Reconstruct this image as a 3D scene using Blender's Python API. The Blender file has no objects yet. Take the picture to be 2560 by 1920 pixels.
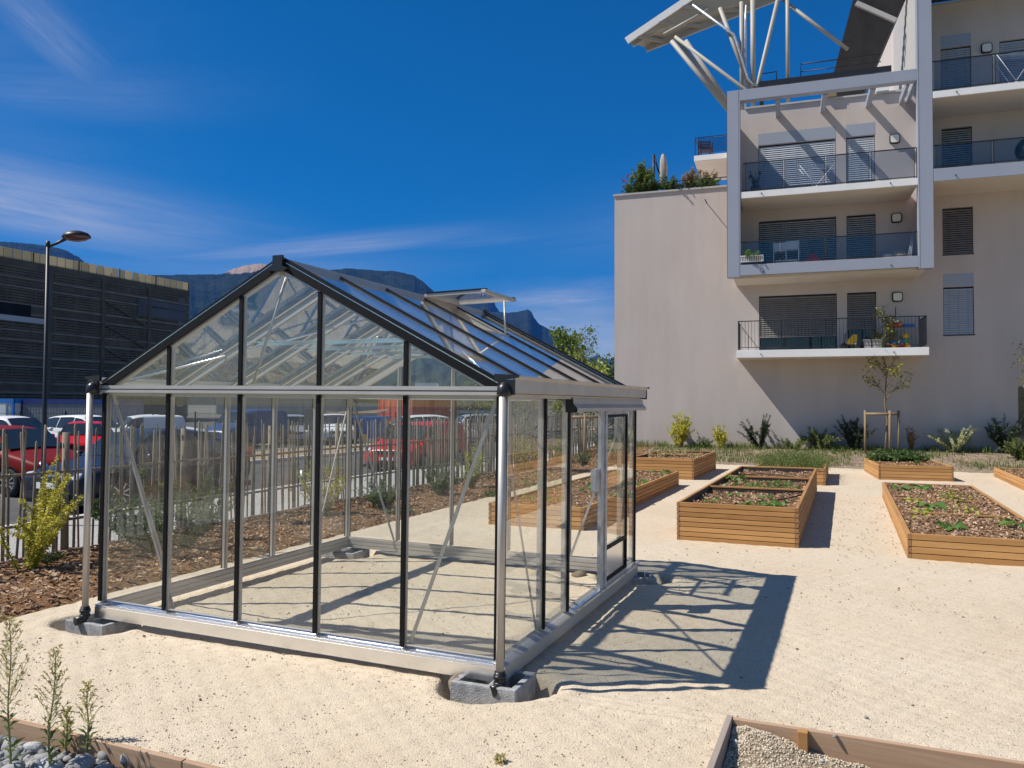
import bpy, math, random
import numpy as np
from mathutils import Vector, Matrix
random.seed(7)
R = math.radians
scene = bpy.context.scene
col = scene.collection

# ------------------------------------------------------------------ camera
F_PX, PITCH, ROLL, EYE = 1970.0, 0.027, 0.004, 1.86
cp, sp, cr, sr = math.cos(PITCH), math.sin(PITCH), math.cos(ROLL), math.sin(ROLL)
FW = Vector((0, cp, sp)); up0 = Vector((0, -sp, cp)); rt0 = Vector((1, 0, 0))
RT = cr*rt0 + sr*up0; UP = -sr*rt0 + cr*up0
cam_d = bpy.data.cameras.new('camera'); cam = bpy.data.objects.new('camera', cam_d); col.objects.link(cam)
cam_d.sensor_fit = 'HORIZONTAL'; cam_d.sensor_width = 36.0; cam_d.lens = 36.0*F_PX/2560.0
cam_d.clip_start = 0.05; cam_d.clip_end = 40000
cam.matrix_world = Matrix(((RT.x, UP.x, -FW.x, 0), (RT.y, UP.y, -FW.y, 0), (RT.z, UP.z, -FW.z, EYE), (0, 0, 0, 1)))
scene.camera = cam

# ------------------------------------------------------------------ sun, sky, exposure
TO_SUN = Vector((-1.6, -0.08, 2.0)).normalized()
SUN_EL = math.asin(TO_SUN.z); SUN_AZ = math.atan2(TO_SUN.x, TO_SUN.y)
sun_d = bpy.data.lights.new('sun', 'SUN'); sun_d.energy = 5.0; sun_d.angle = R(0.53); sun_d.color = (1.0, 0.955, 0.88)
sun = bpy.data.objects.new('sun', sun_d); col.objects.link(sun)
sun.rotation_mode = 'QUATERNION'; sun.rotation_quaternion = TO_SUN.to_track_quat('Z', 'Y'); sun.location = (-30, 0, 40)
scene.view_settings.view_transform = 'Standard'; scene.view_settings.look = 'None'
scene.view_settings.exposure = 0.42; scene.view_settings.gamma = 1.0
scene.view_settings.use_curve_mapping = False
scene.render.engine = 'CYCLES'
scene.cycles.transparent_max_bounces = 32; scene.cycles.max_bounces = 8; scene.cycles.glossy_bounces = 4
scene.cycles.use_denoising = True

world = bpy.data.worlds.new('World'); scene.world = world; world.use_nodes = True
nt = world.node_tree; nt.nodes.clear()
class NT:
    """small node helper"""
    def __init__(s, tree): s.t = tree
    def n(s, kind, **kw):
        nd = s.t.nodes.new(kind)
        for k, v in kw.items(): setattr(nd, k, v)
        return nd
    def put(s, sock, v):
        if hasattr(v, 'is_output'): s.t.links.new(v, sock)
        else: sock.default_value = v
    def math(s, op, a, b=0.0, c=None, clamp=False):
        nd = s.n('ShaderNodeMath', operation=op, use_clamp=clamp)
        s.put(nd.inputs[0], a); s.put(nd.inputs[1], b)
        if c is not None: s.put(nd.inputs[2], c)
        return nd.outputs[0]
    def mix(s, f, a, b, blend='MIX'):
        nd = s.n('ShaderNodeMix', data_type='RGBA', blend_type=blend)
        s.put(nd.inputs[0], f); s.put(nd.inputs[6], a); s.put(nd.inputs[7], b)
        return nd.outputs[2]
    def noise(s, vec, scale, detail=4.0, rough=0.55, dist=0.0):
        nd = s.n('ShaderNodeTexNoise'); 
        if vec is not None: s.put(nd.inputs['Vector'], vec)
        nd.inputs['Scale'].default_value = scale; nd.inputs['Detail'].default_value = detail
        nd.inputs['Roughness'].default_value = rough; nd.inputs['Distortion'].default_value = dist
        return nd.outputs[0]
    def mapping(s, vec, scale=(1, 1, 1), rot=(0, 0, 0), loc=(0, 0, 0)):
        nd = s.n('ShaderNodeMapping'); s.put(nd.inputs[0], vec)
        nd.inputs['Location'].default_value = loc; nd.inputs['Rotation'].default_value = rot; nd.inputs['Scale'].default_value = scale
        return nd.outputs[0]
    def ramp(s, f, stops):
        nd = s.n('ShaderNodeValToRGB'); s.put(nd.inputs[0], f); r = nd.color_ramp
        while len(r.elements) < len(stops): r.elements.new(0.5)
        for e, (p, c) in zip(r.elements, stops):
            e.position = p; e.color = (*c, 1) if len(c) == 3 else c
        return nd.outputs[0]
    def range(s, f, a, b, c=0.0, d=1.0):
        nd = s.n('ShaderNodeMapRange'); s.put(nd.inputs[0], f)
        for i, v in enumerate((a, b, c, d)): nd.inputs[i+1].default_value = v
        return nd.outputs[0]
W = NT(nt)
sky = W.n('ShaderNodeTexSky', sky_type='NISHITA', sun_disc=False, sun_elevation=SUN_EL, sun_rotation=SUN_AZ)
sky.air_density = 1.0; sky.dust_density = 0.25; sky.ozone_density = 3.5; sky.altitude = 400
hs = W.n('ShaderNodeHueSaturation'); hs.inputs['Saturation'].default_value = 1.72; hs.inputs['Hue'].default_value = 0.503; hs.inputs['Value'].default_value = 0.95
nt.links.new(sky.outputs[0], hs.inputs['Color'])
tc = W.n('ShaderNodeTexCoord'); sx = W.n('ShaderNodeSeparateXYZ'); nt.links.new(tc.outputs['Generated'], sx.inputs[0])
az = W.math('ARCTAN2', sx.outputs[0], sx.outputs[1]); el = W.math('ARCSINE', sx.outputs[2])
ang = W.n('ShaderNodeCombineXYZ'); nt.links.new(az, ang.inputs[0]); nt.links.new(el, ang.inputs[1])
cloud = None
# thin cirrus, then broad unseen clouds added to neutralise blue ambient light: azimuth, elevation, tilt, length, width, density, raggedness
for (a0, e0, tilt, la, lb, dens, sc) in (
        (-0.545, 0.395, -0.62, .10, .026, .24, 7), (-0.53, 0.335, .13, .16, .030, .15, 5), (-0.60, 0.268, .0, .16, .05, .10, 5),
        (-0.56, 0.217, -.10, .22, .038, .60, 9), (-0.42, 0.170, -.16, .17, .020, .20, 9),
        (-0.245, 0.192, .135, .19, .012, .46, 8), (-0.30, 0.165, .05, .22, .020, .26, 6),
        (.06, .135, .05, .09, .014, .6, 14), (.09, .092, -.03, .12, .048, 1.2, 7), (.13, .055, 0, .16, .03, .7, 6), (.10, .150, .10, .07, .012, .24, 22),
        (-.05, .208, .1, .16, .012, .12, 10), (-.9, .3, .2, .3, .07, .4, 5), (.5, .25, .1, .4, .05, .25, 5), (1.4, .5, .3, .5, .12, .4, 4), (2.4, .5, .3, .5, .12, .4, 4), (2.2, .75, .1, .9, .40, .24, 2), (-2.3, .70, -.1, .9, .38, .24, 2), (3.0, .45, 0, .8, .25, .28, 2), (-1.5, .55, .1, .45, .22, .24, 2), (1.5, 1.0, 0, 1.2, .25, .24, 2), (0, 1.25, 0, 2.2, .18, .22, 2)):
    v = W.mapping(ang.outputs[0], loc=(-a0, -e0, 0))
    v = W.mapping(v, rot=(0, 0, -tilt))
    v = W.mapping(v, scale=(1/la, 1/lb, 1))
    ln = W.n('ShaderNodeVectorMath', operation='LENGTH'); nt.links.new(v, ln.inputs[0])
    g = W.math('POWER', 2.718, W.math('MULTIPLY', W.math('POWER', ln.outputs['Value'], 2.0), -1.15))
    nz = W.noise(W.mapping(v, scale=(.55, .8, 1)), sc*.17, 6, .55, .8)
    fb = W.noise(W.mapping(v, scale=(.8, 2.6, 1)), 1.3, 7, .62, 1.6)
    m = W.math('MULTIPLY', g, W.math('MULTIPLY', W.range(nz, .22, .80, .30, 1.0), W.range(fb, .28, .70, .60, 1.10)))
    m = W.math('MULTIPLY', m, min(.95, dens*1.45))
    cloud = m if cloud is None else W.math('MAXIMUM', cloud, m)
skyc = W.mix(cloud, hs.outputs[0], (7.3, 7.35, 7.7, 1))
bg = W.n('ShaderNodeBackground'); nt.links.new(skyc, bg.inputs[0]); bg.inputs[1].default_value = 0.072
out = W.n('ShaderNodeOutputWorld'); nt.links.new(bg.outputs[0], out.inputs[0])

# ------------------------------------------------------------------ materials
def bsdf(name):
    m = bpy.data.materials.new(name); m.use_nodes = True
    return m, NT(m.node_tree), m.node_tree.nodes['Principled BSDF']
def mat(name, c, rough=.6, metal=0.0, var=.12, scale=6.0, bump=0.0, bscale=None, island=0.0, stretch=(1, 1, 1), spec=.5, coat=0.0, c2=None, coord='Object', detail=5):
    """base colour varied by noise (and per loose piece), optional bump"""
    m, t, b = bsdf(name)
    co = t.n('ShaderNodeTexCoord').outputs[coord]
    co = t.mapping(co, scale=stretch)
    nz = t.noise(co, scale, detail, .6)
    lo = tuple(x*(1-var) for x in c); hi = tuple(min(1, x*(1+var)) for x in c) if c2 is None else c2
    f = t.range(nz, .3, .7)
    if island:
        g = t.n('ShaderNodeNewGeometry').outputs['Random Per Island']
        f = t.math('ADD', t.math('MULTIPLY', f, 1-island), t.math('MULTIPLY', g, island))
    t.put(b.inputs['Base Color'], t.mix(f, (*lo, 1), (*hi, 1)))
    b.inputs['Roughness'].default_value = rough; b.inputs['Metallic'].default_value = metal
    b.inputs['Specular IOR Level'].default_value = spec; b.inputs['Coat Weight'].default_value = coat
    if bump:
        bn = t.n('ShaderNodeBump'); bn.inputs['Strength'].default_value = bump; bn.inputs['Distance'].default_value = .02
        t.put(bn.inputs['Height'], t.noise(co, bscale or scale*6, 4, .6)); t.put(b.inputs['Normal'], bn.outputs[0])
    return m
def glass_mat(name, tint=(.968, .978, .972), base=.035, grime=.05):
    """clear pane: Schlick mix of see-through and mirror, with a trace of dust"""
    m, t, b = bsdf(name); m.node_tree.nodes.remove(b)
    tr = t.n('ShaderNodeBsdfTransparent'); tr.inputs[0].default_value = (*tint, 1)
    gl = t.n('ShaderNodeBsdfGlossy'); gl.inputs['Roughness'].default_value = .0; gl.inputs['Color'].default_value = (1, 1, 1, 1)
    lw = t.n('ShaderNodeLayerWeight'); lw.inputs[0].default_value = .5
    f = t.math('ADD', t.math('MULTIPLY', t.math('POWER', lw.outputs['Facing'], 4.2), 1-base), base)
    mx = t.n('ShaderNodeMixShader'); t.put(mx.inputs[0], f); t.put(mx.inputs[1], tr.outputs[0]); t.put(mx.inputs[2], gl.outputs[0])
    df = t.n('ShaderNodeBsdfDiffuse'); df.inputs[0].default_value = (.62, .60, .54, 1)
    co = t.n('ShaderNodeTexCoord').outputs['Object']
    d = t.math('MULTIPLY', t.range(t.noise(t.mapping(co, scale=(1, 1, .35)), 4.0, 7, .75, 1.2), .42, .80), grime)
    m2 = t.n('ShaderNodeMixShader'); t.put(m2.inputs[0], d); t.put(m2.inputs[1], mx.outputs[0]); t.put(m2.inputs[2], df.outputs[0])
    t.put(m.node_tree.nodes['Material Output'].inputs[0], m2.outputs[0])
    return m
def leaf_mat(name, a, b2, trans=.35):
    m, t, b = bsdf(name)
    g = t.n('ShaderNodeNewGeometry').outputs['Random Per Island']
    t.put(b.inputs['Base Color'], t.mix(g, (*a, 1), (*b2, 1)))
    b.inputs['Roughness'].default_value = .5; b.inputs['Specular IOR Level'].default_value = .35
    tl = t.n('ShaderNodeBsdfTranslucent'); t.put(tl.inputs[0], t.mix(g, (*[x*1.3 for x in a], 1), (*[x*1.3 for x in b2], 1)))
    mx = t.n('ShaderNodeMixShader'); mx.inputs[0].default_value = trans
    t.put(mx.inputs[1], b.outputs[0]); t.put(mx.inputs[2], tl.outputs[0])
    t.put(m.node_tree.nodes['Material Output'].inputs[0], mx.outputs[0])
    return m
def sand_mat():
    m, t, b = bsdf('pale compacted sand')
    co = t.n('ShaderNodeTexCoord').outputs['Object']
    big = t.range(t.noise(co, .55, 5, .6), .3, .7); mid = t.range(t.noise(co, 5, 5, .65), .32, .7)
    c = t.mix(big, (.56, .452, .322, 1), (.64, .548, .425, 1))
    c = t.mix(t.math('MULTIPLY', mid, .35), c, (.675, .585, .455, 1))
    # tawny damp stains
    st = t.range(t.noise(co, .9, 3, .5, .4), .60, .72); c = t.mix(t.math('MULTIPLY', st, .30), c, (.60, .44, .25, 1))
    vo = t.n('ShaderNodeTexVoronoi'); t.put(vo.inputs['Vector'], co); vo.inputs['Scale'].default_value = 95; vo.inputs['Randomness'].default_value = 1
    vr = t.n('ShaderNodeSeparateColor'); t.put(vr.inputs[0], vo.outputs['Color'])
    c = t.mix(t.math('MULTIPLY', vr.outputs[0], .42), c, (.42, .33, .22, 1))
    dk = t.range(vr.outputs[1], .95, .97); c = t.mix(t.math('MULTIPLY', dk, .6), c, (.25, .20, .15, 1))
    t.put(b.inputs['Base Color'], c); b.inputs['Roughness'].default_value = .95; b.inputs['Specular IOR Level'].default_value = .15
    h = t.math('ADD', t.math('MULTIPLY', vo.outputs['Distance'], -.5), t.math('MULTIPLY', t.noise(co, 26, 4, .7), .9))
    bn = t.n('ShaderNodeBump'); bn.inputs['Strength'].default_value = .62; bn.inputs['Distance'].default_value = .014
    t.put(bn.inputs['Height'], h); t.put(b.inputs['Normal'], bn.outputs[0])
    return m
def wood_mat(name, a, b2, axis, island=.55):
    st = [9, 9, 9]; st[axis] = .7
    m, t, b = bsdf(name)
    co = t.n('ShaderNodeTexCoord').outputs['Object']
    g = t.n('ShaderNodeNewGeometry').outputs['Random Per Island']
    off = t.n('ShaderNodeCombineXYZ'); 
    for i in range(3): t.put(off.inputs[i], t.math('MULTIPLY', g, 37.0+i*11))
    va = t.n('ShaderNodeVectorMath', operation='ADD'); t.put(va.inputs[0], t.mapping(co, scale=st)); t.put(va.inputs[1], off.outputs[0])
    nz = t.range(t.noise(va.outputs[0], 1.0, 6, .62, 1.6), .3, .7)
    kn = t.range(t.noise(va.outputs[0], .45, 2, .5, .2), .70, .76)
    f = t.math('ADD', t.math('MULTIPLY', nz, 1-island), t.math('MULTIPLY', g, island))
    c = t.mix(f, (*a, 1), (*b2, 1)); c = t.mix(t.math('MULTIPLY', kn, .45), c, (a[0]*.45, a[1]*.4, a[2]*.4, 1))
    t.put(b.inputs['Base Color'], c); b.inputs['Roughness'].default_value = .72; b.inputs['Specular IOR Level'].default_value = .25
    bn = t.n('ShaderNodeBump'); bn.inputs['Strength'].default_value = .25; bn.inputs['Distance'].default_value = .004
    t.put(bn.inputs['Height'], nz); t.put(b.inputs['Normal'], bn.outputs[0])
    return m
M = dict(
    sand=sand_mat(),
    alu=mat('mill aluminium', (.53, .495, .45), .55, .6, .08, 3, .06, 40, stretch=(1, 1, 1)),
    alub=mat('bright extruded aluminium', (.80, .80, .80), .22, .9, .05, 3),
    galv=mat('galvanised steel', (.50, .52, .54), .45, .7, .25, 9),
    black=mat('black rubber strip', (.006, .006, .007), .6, 0, .2, 9, spec=.2),
    blackp=mat('black plastic', (.015, .015, .016), .35, 0, .2, 9),
    glass=glass_mat('greenhouse glass'),
    rail_glass=glass_mat('grey railing glass', (.72, .75, .79), .035, .02),
    concrete=mat('grey concrete block', (.37, .37, .37), .95, 0, .3, 14, .8, 90, spec=.15),
    render=mat('warm grey wall render', (.54, .476, .438), .95, 0, .075, 1.3, .30, 120, spec=.15, detail=9, stretch=(1, 1, .22)),
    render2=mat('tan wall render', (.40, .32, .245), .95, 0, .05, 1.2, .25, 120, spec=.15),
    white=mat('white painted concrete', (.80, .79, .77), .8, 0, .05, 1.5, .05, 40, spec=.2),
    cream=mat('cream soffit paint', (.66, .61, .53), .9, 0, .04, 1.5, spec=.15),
    frame=mat('pale grey blue cladding', (.34, .365, .43), .5, .15, .03, 1.0, spec=.4),
    steelw=mat('light grey painted steel', (.46, .44, .41), .5, .1, .05, 2),
    dark=mat('dark anthracite metal', (.022, .023, .028), .45, .3, .15, 6),
    dglass=mat('dark window glass', (.012, .016, .022), .06, 0, .2, 2, spec=.8),
    slat=mat('grey blind slat', (.60, .62, .66), .5, .3, .05, 4),
    slatd=mat('taupe blind slat', (.33, .30, .28), .55, .1, .08, 4),
    rust=mat('rust red wall paint', (.33, .07, .04), .85, 0, .06, 2),
    lampw=mat('frosted lamp cover', (.72, .70, .62), .4, 0, .05, 4),
    asphalt=mat('asphalt', (.095, .092, .09), .9, 0, .2, 1.2, .5, 80, spec=.2, detail=8),
    pave=mat('pale gravel pavement', (.40, .385, .36), .95, 0, .45, 30, .8, 90, spec=.15),
    kerb=mat('pale granite kerb', (.55, .54, .51), .85, 0, .12, 7, .2, 60),
    earth=mat('dry earth', (.25, .195, .14), .98, 0, .30, 5, .9, 50, spec=.1, detail=8),
    mulch=mat('bark mulch', (.15, .075, .036), .95, 0, .5, 26, 1.0, 60, spec=.12, c2=(.32, .18, .09)),
    chip=mat('wood chip', (.18, .095, .05), .85, 0, .1, 5, island=.95, c2=(.58, .41, .27), spec=.2),
    pale=mat('weathered chestnut pale', (.20, .16, .12), .9, 0, .3, 6, .3, 40, island=.6, c2=(.38, .32, .25), stretch=(6, 6, .8), spec=.15),
    post=mat('round softwood post', (.26, .19, .115), .85, 0, .25, 5, .2, 30, stretch=(5, 5, .7), spec=.2),
    bark=mat('young bark', (.20, .15, .10), .9, 0, .3, 9, .4, 40, spec=.15),
    stem=mat('shrub stem', (.17, .12, .07), .85, 0, .3, 9, spec=.2),
    wx=wood_mat('larch boards crosswise', (.27, .125, .043), (.64, .36, .138), 0, .62),
    wy=wood_mat('larch boards lengthwise', (.26, .12, .043), (.61, .345, .135), 1, .62),
    wz=wood_mat('larch end grain', (.24, .125, .055), (.36, .20, .095), 2),
    wold=wood_mat('sawn timber edging', (.36, .225, .14), (.48, .33, .22), 0, .3),
    woldy=wood_mat('weathered timber edging', (.27, .22, .18), (.37, .31, .26), 1, .3),
    liner=mat('dark dimpled liner', (.035, .026, .022), .6, 0, .3, 30, .5, 60),
    stone=mat('river pebble', (.17, .18, .19), .75, 0, .15, 12, .15, 40, island=.9, c2=(.34, .33, .315), spec=.3),
    lime=mat('pale limestone rock', (.46, .45, .43), .9, 0, .18, 10, .6, 30),
    gravel=mat('gravelly soil', (.31, .245, .17), .97, 0, .4, 30, .9, 70, spec=.12),
    grit=mat('sand coloured grit', (.36, .29, .20), .9, 0, .1, 5, island=.9, c2=(.66, .57, .44), spec=.2),
    leaflitter=mat('dead leaf', (.10, .07, .045), .9, 0, .1, 5, island=.8, c2=(.25, .18, .11)),
    pebbleb=mat('brown grit stone', (.13, .10, .075), .9, 0, .15, 12, island=.9, c2=(.34, .27, .20), spec=.2),
    drystem=mat('dry weed stalk', (.33, .30, .13), .8, 0, .2, 9, spec=.2),
    canopy=mat('tan painted steel', (.37, .345, .30), .6, .05, .06, 2),
    cloth=mat('beige canvas', (.42, .37, .31), .9, 0, .1, 5),
    whitep=mat('white plastic', (.78, .78, .77), .4, 0, .04, 4),
    redp=mat('red plastic', (.55, .03, .02), .4, 0, .05, 4), yellowp=mat('yellow plastic', (.70, .40, .02), .4, 0, .05, 4),
    bluep=mat('blue plastic', (.02, .14, .45), .4, 0, .05, 4), greenp=mat('green plastic', (.05, .30, .12), .4, 0, .05, 4),
    brownw=mat('brown wooden chair', (.10, .05, .035), .6, 0, .2, 6),
    tyre=mat('tyre rubber', (.015, .015, .016), .85, 0, .2, 9), rim=mat('alloy rim', (.55, .55, .56), .3, .9, .05, 5),
    cglass=mat('car window glass', (.02, .028, .032), .04, 0, .2, 2, spec=.9),
    lampg=mat('headlamp lens', (.75, .77, .80), .08, .3, .05, 9, spec=.9), lampr=mat('tail lamp lens', (.45, .05, .02), .15, 0, .05, 9, spec=.8),
    trim=mat('black car trim', (.02, .02, .021), .5, 0, .15, 9),
    plate=mat('white number plate', (.75, .75, .73), .4, 0, .03, 9), plateb=mat('blue plate band', (.02, .07, .40), .4),
    l_gold=leaf_mat('golden privet leaf', (.40, .36, .03), (.58, .55, .10)),
    l_goldg=leaf_mat('yellow green leaf', (.25, .28, .03), (.45, .46, .09)),
    l_green=leaf_mat('mid green leaf', (.045, .085, .022), (.11, .18, .045)),
    l_dark=leaf_mat('dark evergreen leaf', (.016, .030, .014), (.05, .075, .03), .2),
    l_var=leaf_mat('cream variegated leaf', (.36, .38, .16), (.62, .62, .38)),
    l_tree=leaf_mat('tree leaf', (.07, .12, .02), (.20, .25, .045)),
    l_yt=leaf_mat('yellowing tree leaf', (.16, .18, .03), (.38, .33, .06)),
    l_seed=leaf_mat('seedling leaf', (.05, .13, .025), (.16, .28, .06)),
    l_weed=leaf_mat('dry weed leaf', (.34, .32, .11), (.62, .54, .28)),
    l_weedg=leaf_mat('weed green leaf', (.08, .12, .03), (.20, .24, .07)),
    l_dry=leaf_mat('dry tan leaf', (.30, .18, .06), (.50, .33, .14)),
    l_rust=leaf_mat('bronze leaf', (.20, .15, .07), (.38, .29, .16)),
    l_red=leaf_mat('red petal', (.22, .006, .008), (.38, .015, .02), .1),
    parapet=leaf_mat('sunlit parapet netting', (.40, .36, .25), (.56, .50, .36), .5),
    grass=leaf_mat('grass blade', (.05, .10, .02), (.22, .25, .065)),
)
# ------------------------------------------------------------------ mesh helpers
class MB:
    def __init__(s): s.v = []; s.f = []; s.sm = []
    def add(s, vs, fs, smooth=False):
        o = len(s.v); s.v += [tuple(v) for v in vs]; s.f += [tuple(i+o for i in f) for f in fs]; s.sm += [smooth]*len(fs); return s
    def box(s, x0, x1, y0, y1, z0, z1):
        return s.add([(x0,y0,z0),(x1,y0,z0),(x1,y1,z0),(x0,y1,z0),(x0,y0,z1),(x1,y0,z1),(x1,y1,z1),(x0,y1,z1)],
                     [(0,3,2,1),(4,5,6,7),(0,1,5,4),(1,2,6,5),(2,3,7,6),(3,0,4,7)])
    def beam(s, a, b, w, h, up=(0, 0, 1)):
        """rectangular bar a->b, w across, h along up"""
        a, b = Vector(a), Vector(b); d = (b-a).normalized(); u = Vector(up)
        x = d.cross(u)
        if x.length < 1e-4: x = d.cross(Vector((1, 0, 0)))
        x.normalize(); u = x.cross(d).normalized()
        vs = [p + x*sx*w/2 + u*sz*h/2 for p in (a, b) for sx, sz in ((-1,-1),(1,-1),(1,1),(-1,1))]
        return s.add(vs, [(0,1,2,3),(7,6,5,4),(0,4,5,1),(1,5,6,2),(2,6,7,3),(3,7,4,0)])
    def tube(s, pts, r, n=8, cap=True):
        """round tube through points; r number or per-point list"""
        pts = [Vector(p) for p in pts]; k = len(pts); rs = r if isinstance(r, (list, tuple)) else [r]*k
        vs = []; prev = None
        for i, p in enumerate(pts):
            d = (pts[min(i+1, k-1)] - pts[max(i-1, 0)]).normalized()
            if prev is None:
                x = d.cross(Vector((0, 0, 1)))
                if x.length < 1e-3: x = d.cross(Vector((1, 0, 0)))
            else: x = prev - d*prev.dot(d)
            x.normalize(); prev = x; y = d.cross(x)
            vs += [p + (x*math.cos(2*math.pi*j/n) + y*math.sin(2*math.pi*j/n))*rs[i] for j in range(n)]
        fs = [(i*n+j, i*n+(j+1) % n, (i+1)*n+(j+1) % n, (i+1)*n+j) for i in range(k-1) for j in range(n)]
        s.add(vs, fs, True)
        if cap and n > 3:
            o = len(s.v)-len(vs); s.f += [tuple(o+j for j in range(n))[::-1], tuple(o+(k-1)*n+j for j in range(n))]; s.sm += [False, False]
        return s
    def prism(s, pts, vec):
        """planar polygon extruded by a vector"""
        n = len(pts); v = Vector(vec); P = [Vector(p) for p in pts]
        return s.add(P + [p+v for p in P], [tuple(range(n))[::-1], tuple(range(n, 2*n))] + [(i, (i+1) % n, n+(i+1) % n, n+i) for i in range(n)])
    def lathe(s, prof, n=16, c=(0, 0, 0), axis='z'):
        vs = []
        for r, z in prof:
            for j in range(n):
                a = 2*math.pi*j/n; p = (r*math.cos(a), r*math.sin(a), z)
                if axis == 'x': p = (z, p[0], p[1])
                if axis == 'y': p = (p[0], z, p[1])
                vs.append((p[0]+c[0], p[1]+c[1], p[2]+c[2]))
        k = len(prof)
        return s.add(vs, [(i*n+j, i*n+(j+1) % n, (i+1)*n+(j+1) % n, (i+1)*n+j) for i in range(k-1) for j in range(n)], True)
    def build(s, name, m, parent=None, bevel=0.0, loc=None, rot=None):
        me = bpy.data.meshes.new(name); me.from_pydata(s.v, [], s.f)
        me.polygons.foreach_set('use_smooth', s.sm)
        me.materials.append(M[m] if isinstance(m, str) else m); me.update()
        o = bpy.data.objects.new(name, me); col.objects.link(o)
        if parent: o.parent = parent
        if loc: o.location = loc
        if rot: o.rotation_euler = rot
        if bevel:
            b = o.modifiers.new('bevel', 'BEVEL'); b.width = bevel; b.segments = 2; b.limit_method = 'ANGLE'; b.angle_limit = R(50)
        return o
def tag(o, label=None, cat=None, group=None, kind=None):
    for k, v in (('label', label), ('category', cat), ('group', group), ('kind', kind)):
        if v: o[k] = v
    return o
def thing(name, loc, rz, label, cat, group=None):
    o = bpy.data.objects.new(name, None); col.objects.link(o); o.empty_display_size = .1
    o.location = loc; o.rotation_euler = (0, 0, rz); return tag(o, label, cat, group)
def kids(o): return [c for c in bpy.data.objects if c.parent == o]
def dup(root, loc, rz, label, group=None, scale=None):
    def cp_(o, par):
        c = o.copy(); col.objects.link(c)
        if par: c.parent = par
        for ch in kids(o): cp_(ch, c)
        return c
    r = cp_(root, None); r.location = loc; r.rotation_euler = (r.rotation_euler[0], r.rotation_euler[1], rz); r['label'] = label
    if group: r['group'] = group
    if scale: r.scale = (scale,)*3 if not isinstance(scale, tuple) else scale
    return r
def npmesh(name, verts, faces, m, parent=None, smooth=False):
    """fast mesh from arrays; faces (n,3) or (n,4)"""
    me = bpy.data.meshes.new(name); n, k = faces.shape
    me.vertices.add(len(verts)); me.vertices.foreach_set('co', np.ascontiguousarray(verts, dtype=np.float32).ravel())
    me.loops.add(n*k); me.loops.foreach_set('vertex_index', faces.astype(np.int32).ravel())
    me.polygons.add(n); me.polygons.foreach_set('loop_start', np.arange(0, n*k, k, dtype=np.int32))
    me.polygons.foreach_set('loop_total', np.full(n, k, dtype=np.int32))
    me.polygons.foreach_set('use_smooth', np.full(n, smooth))
    me.materials.append(M[m] if isinstance(m, str) else m); me.update(calc_edges=True)
    o = bpy.data.objects.new(name, me); col.objects.link(o)
    if parent: o.parent = parent
    return o
rng = np.random.default_rng(11)
def rot_mats(n, tilt):
    a = rng.uniform(0, 2*np.pi, n); b = rng.normal(0, tilt, n); c = rng.normal(0, tilt, n)
    ca, sa, cb, sb, cc, sc = np.cos(a), np.sin(a), np.cos(b), np.sin(b), np.cos(c), np.sin(c); o, z = np.ones(n), np.zeros(n)
    A = np.stack([np.stack([ca, -sa, z], 1), np.stack([sa, ca, z], 1), np.stack([z, z, o], 1)], 1)
    B = np.stack([np.stack([o, z, z], 1), np.stack([z, cb, -sb], 1), np.stack([z, sb, cb], 1)], 1)
    C = np.stack([np.stack([cc, z, sc], 1), np.stack([z, o, z], 1), np.stack([-sc, z, cc], 1)], 1)
    return A @ B @ C
def scatter(name, bv, bf, pos, scale, tilt, m, parent=None, smooth=False):
    """many copies of one small shape baked into one mesh (for uncountable stuff)"""
    bv = np.array(bv, float); bf = np.array(bf); n = len(pos)
    sc = scale if scale.ndim == 2 else np.repeat(scale[:, None], 3, 1)
    v = np.einsum('nij,nkj->nki', rot_mats(n, tilt), bv[None]*sc[:, None, :]) + pos[:, None, :]
    f = bf[None] + (np.arange(n)*len(bv))[:, None, None]
    return npmesh(name, v.reshape(-1, 3), f.reshape(-1, bf.shape[1]), m, parent, smooth)
BOXV = [(-.5,-.5,-.5),(.5,-.5,-.5),(.5,.5,-.5),(-.5,.5,-.5),(-.5,-.5,.5),(.5,-.5,.5),(.5,.5,.5),(-.5,.5,.5)]
BOXF = [(0,3,2,1),(4,5,6,7),(0,1,5,4),(1,2,6,5),(2,3,7,6),(3,0,4,7)]
CHIPV = [(-.5,-.3,0),(.1,-.5,.1),(.5,.1,0),(-.1,.5,.14),(-.45,-.25,-.3),(.1,-.4,-.25),(.45,.1,-.3),(-.1,.4,-.2)]
t_ = (1+5**.5)/2
ICOV = np.array([(-1,t_,0),(1,t_,0),(-1,-t_,0),(1,-t_,0),(0,-1,t_),(0,1,t_),(0,-1,-t_),(0,1,-t_),(t_,0,-1),(t_,0,1),(-t_,0,-1),(-t_,0,1)])/math.sqrt(1+t_*t_)
ICOF = np.array([(0,11,5),(0,5,1),(0,1,7),(0,7,10),(0,10,11),(1,5,9),(5,11,4),(11,10,2),(10,7,6),(7,1,8),(3,9,4),(3,4,2),(3,2,6),(3,6,8),(3,8,9),(4,9,5),(2,4,11),(6,2,10),(8,6,7),(9,8,1)])
def subdiv_ico():
    v = [tuple(x) for x in ICOV]; f = []; cache = {}
    def mid(a, b):
        k = (min(a, b), max(a, b))
        if k not in cache:
            p = (np.array(v[a])+np.array(v[b]))/2; v.append(tuple(p/np.linalg.norm(p))); cache[k] = len(v)-1
        return cache[k]
    for a, b, c in ICOF:
        x, y, z = mid(a, b), mid(b, c), mid(c, a); f += [(a, x, z), (b, y, x), (c, z, y), (x, y, z)]
    return np.array(v), np.array(f)
SPHV, SPHF = subdiv_ico()

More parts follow.
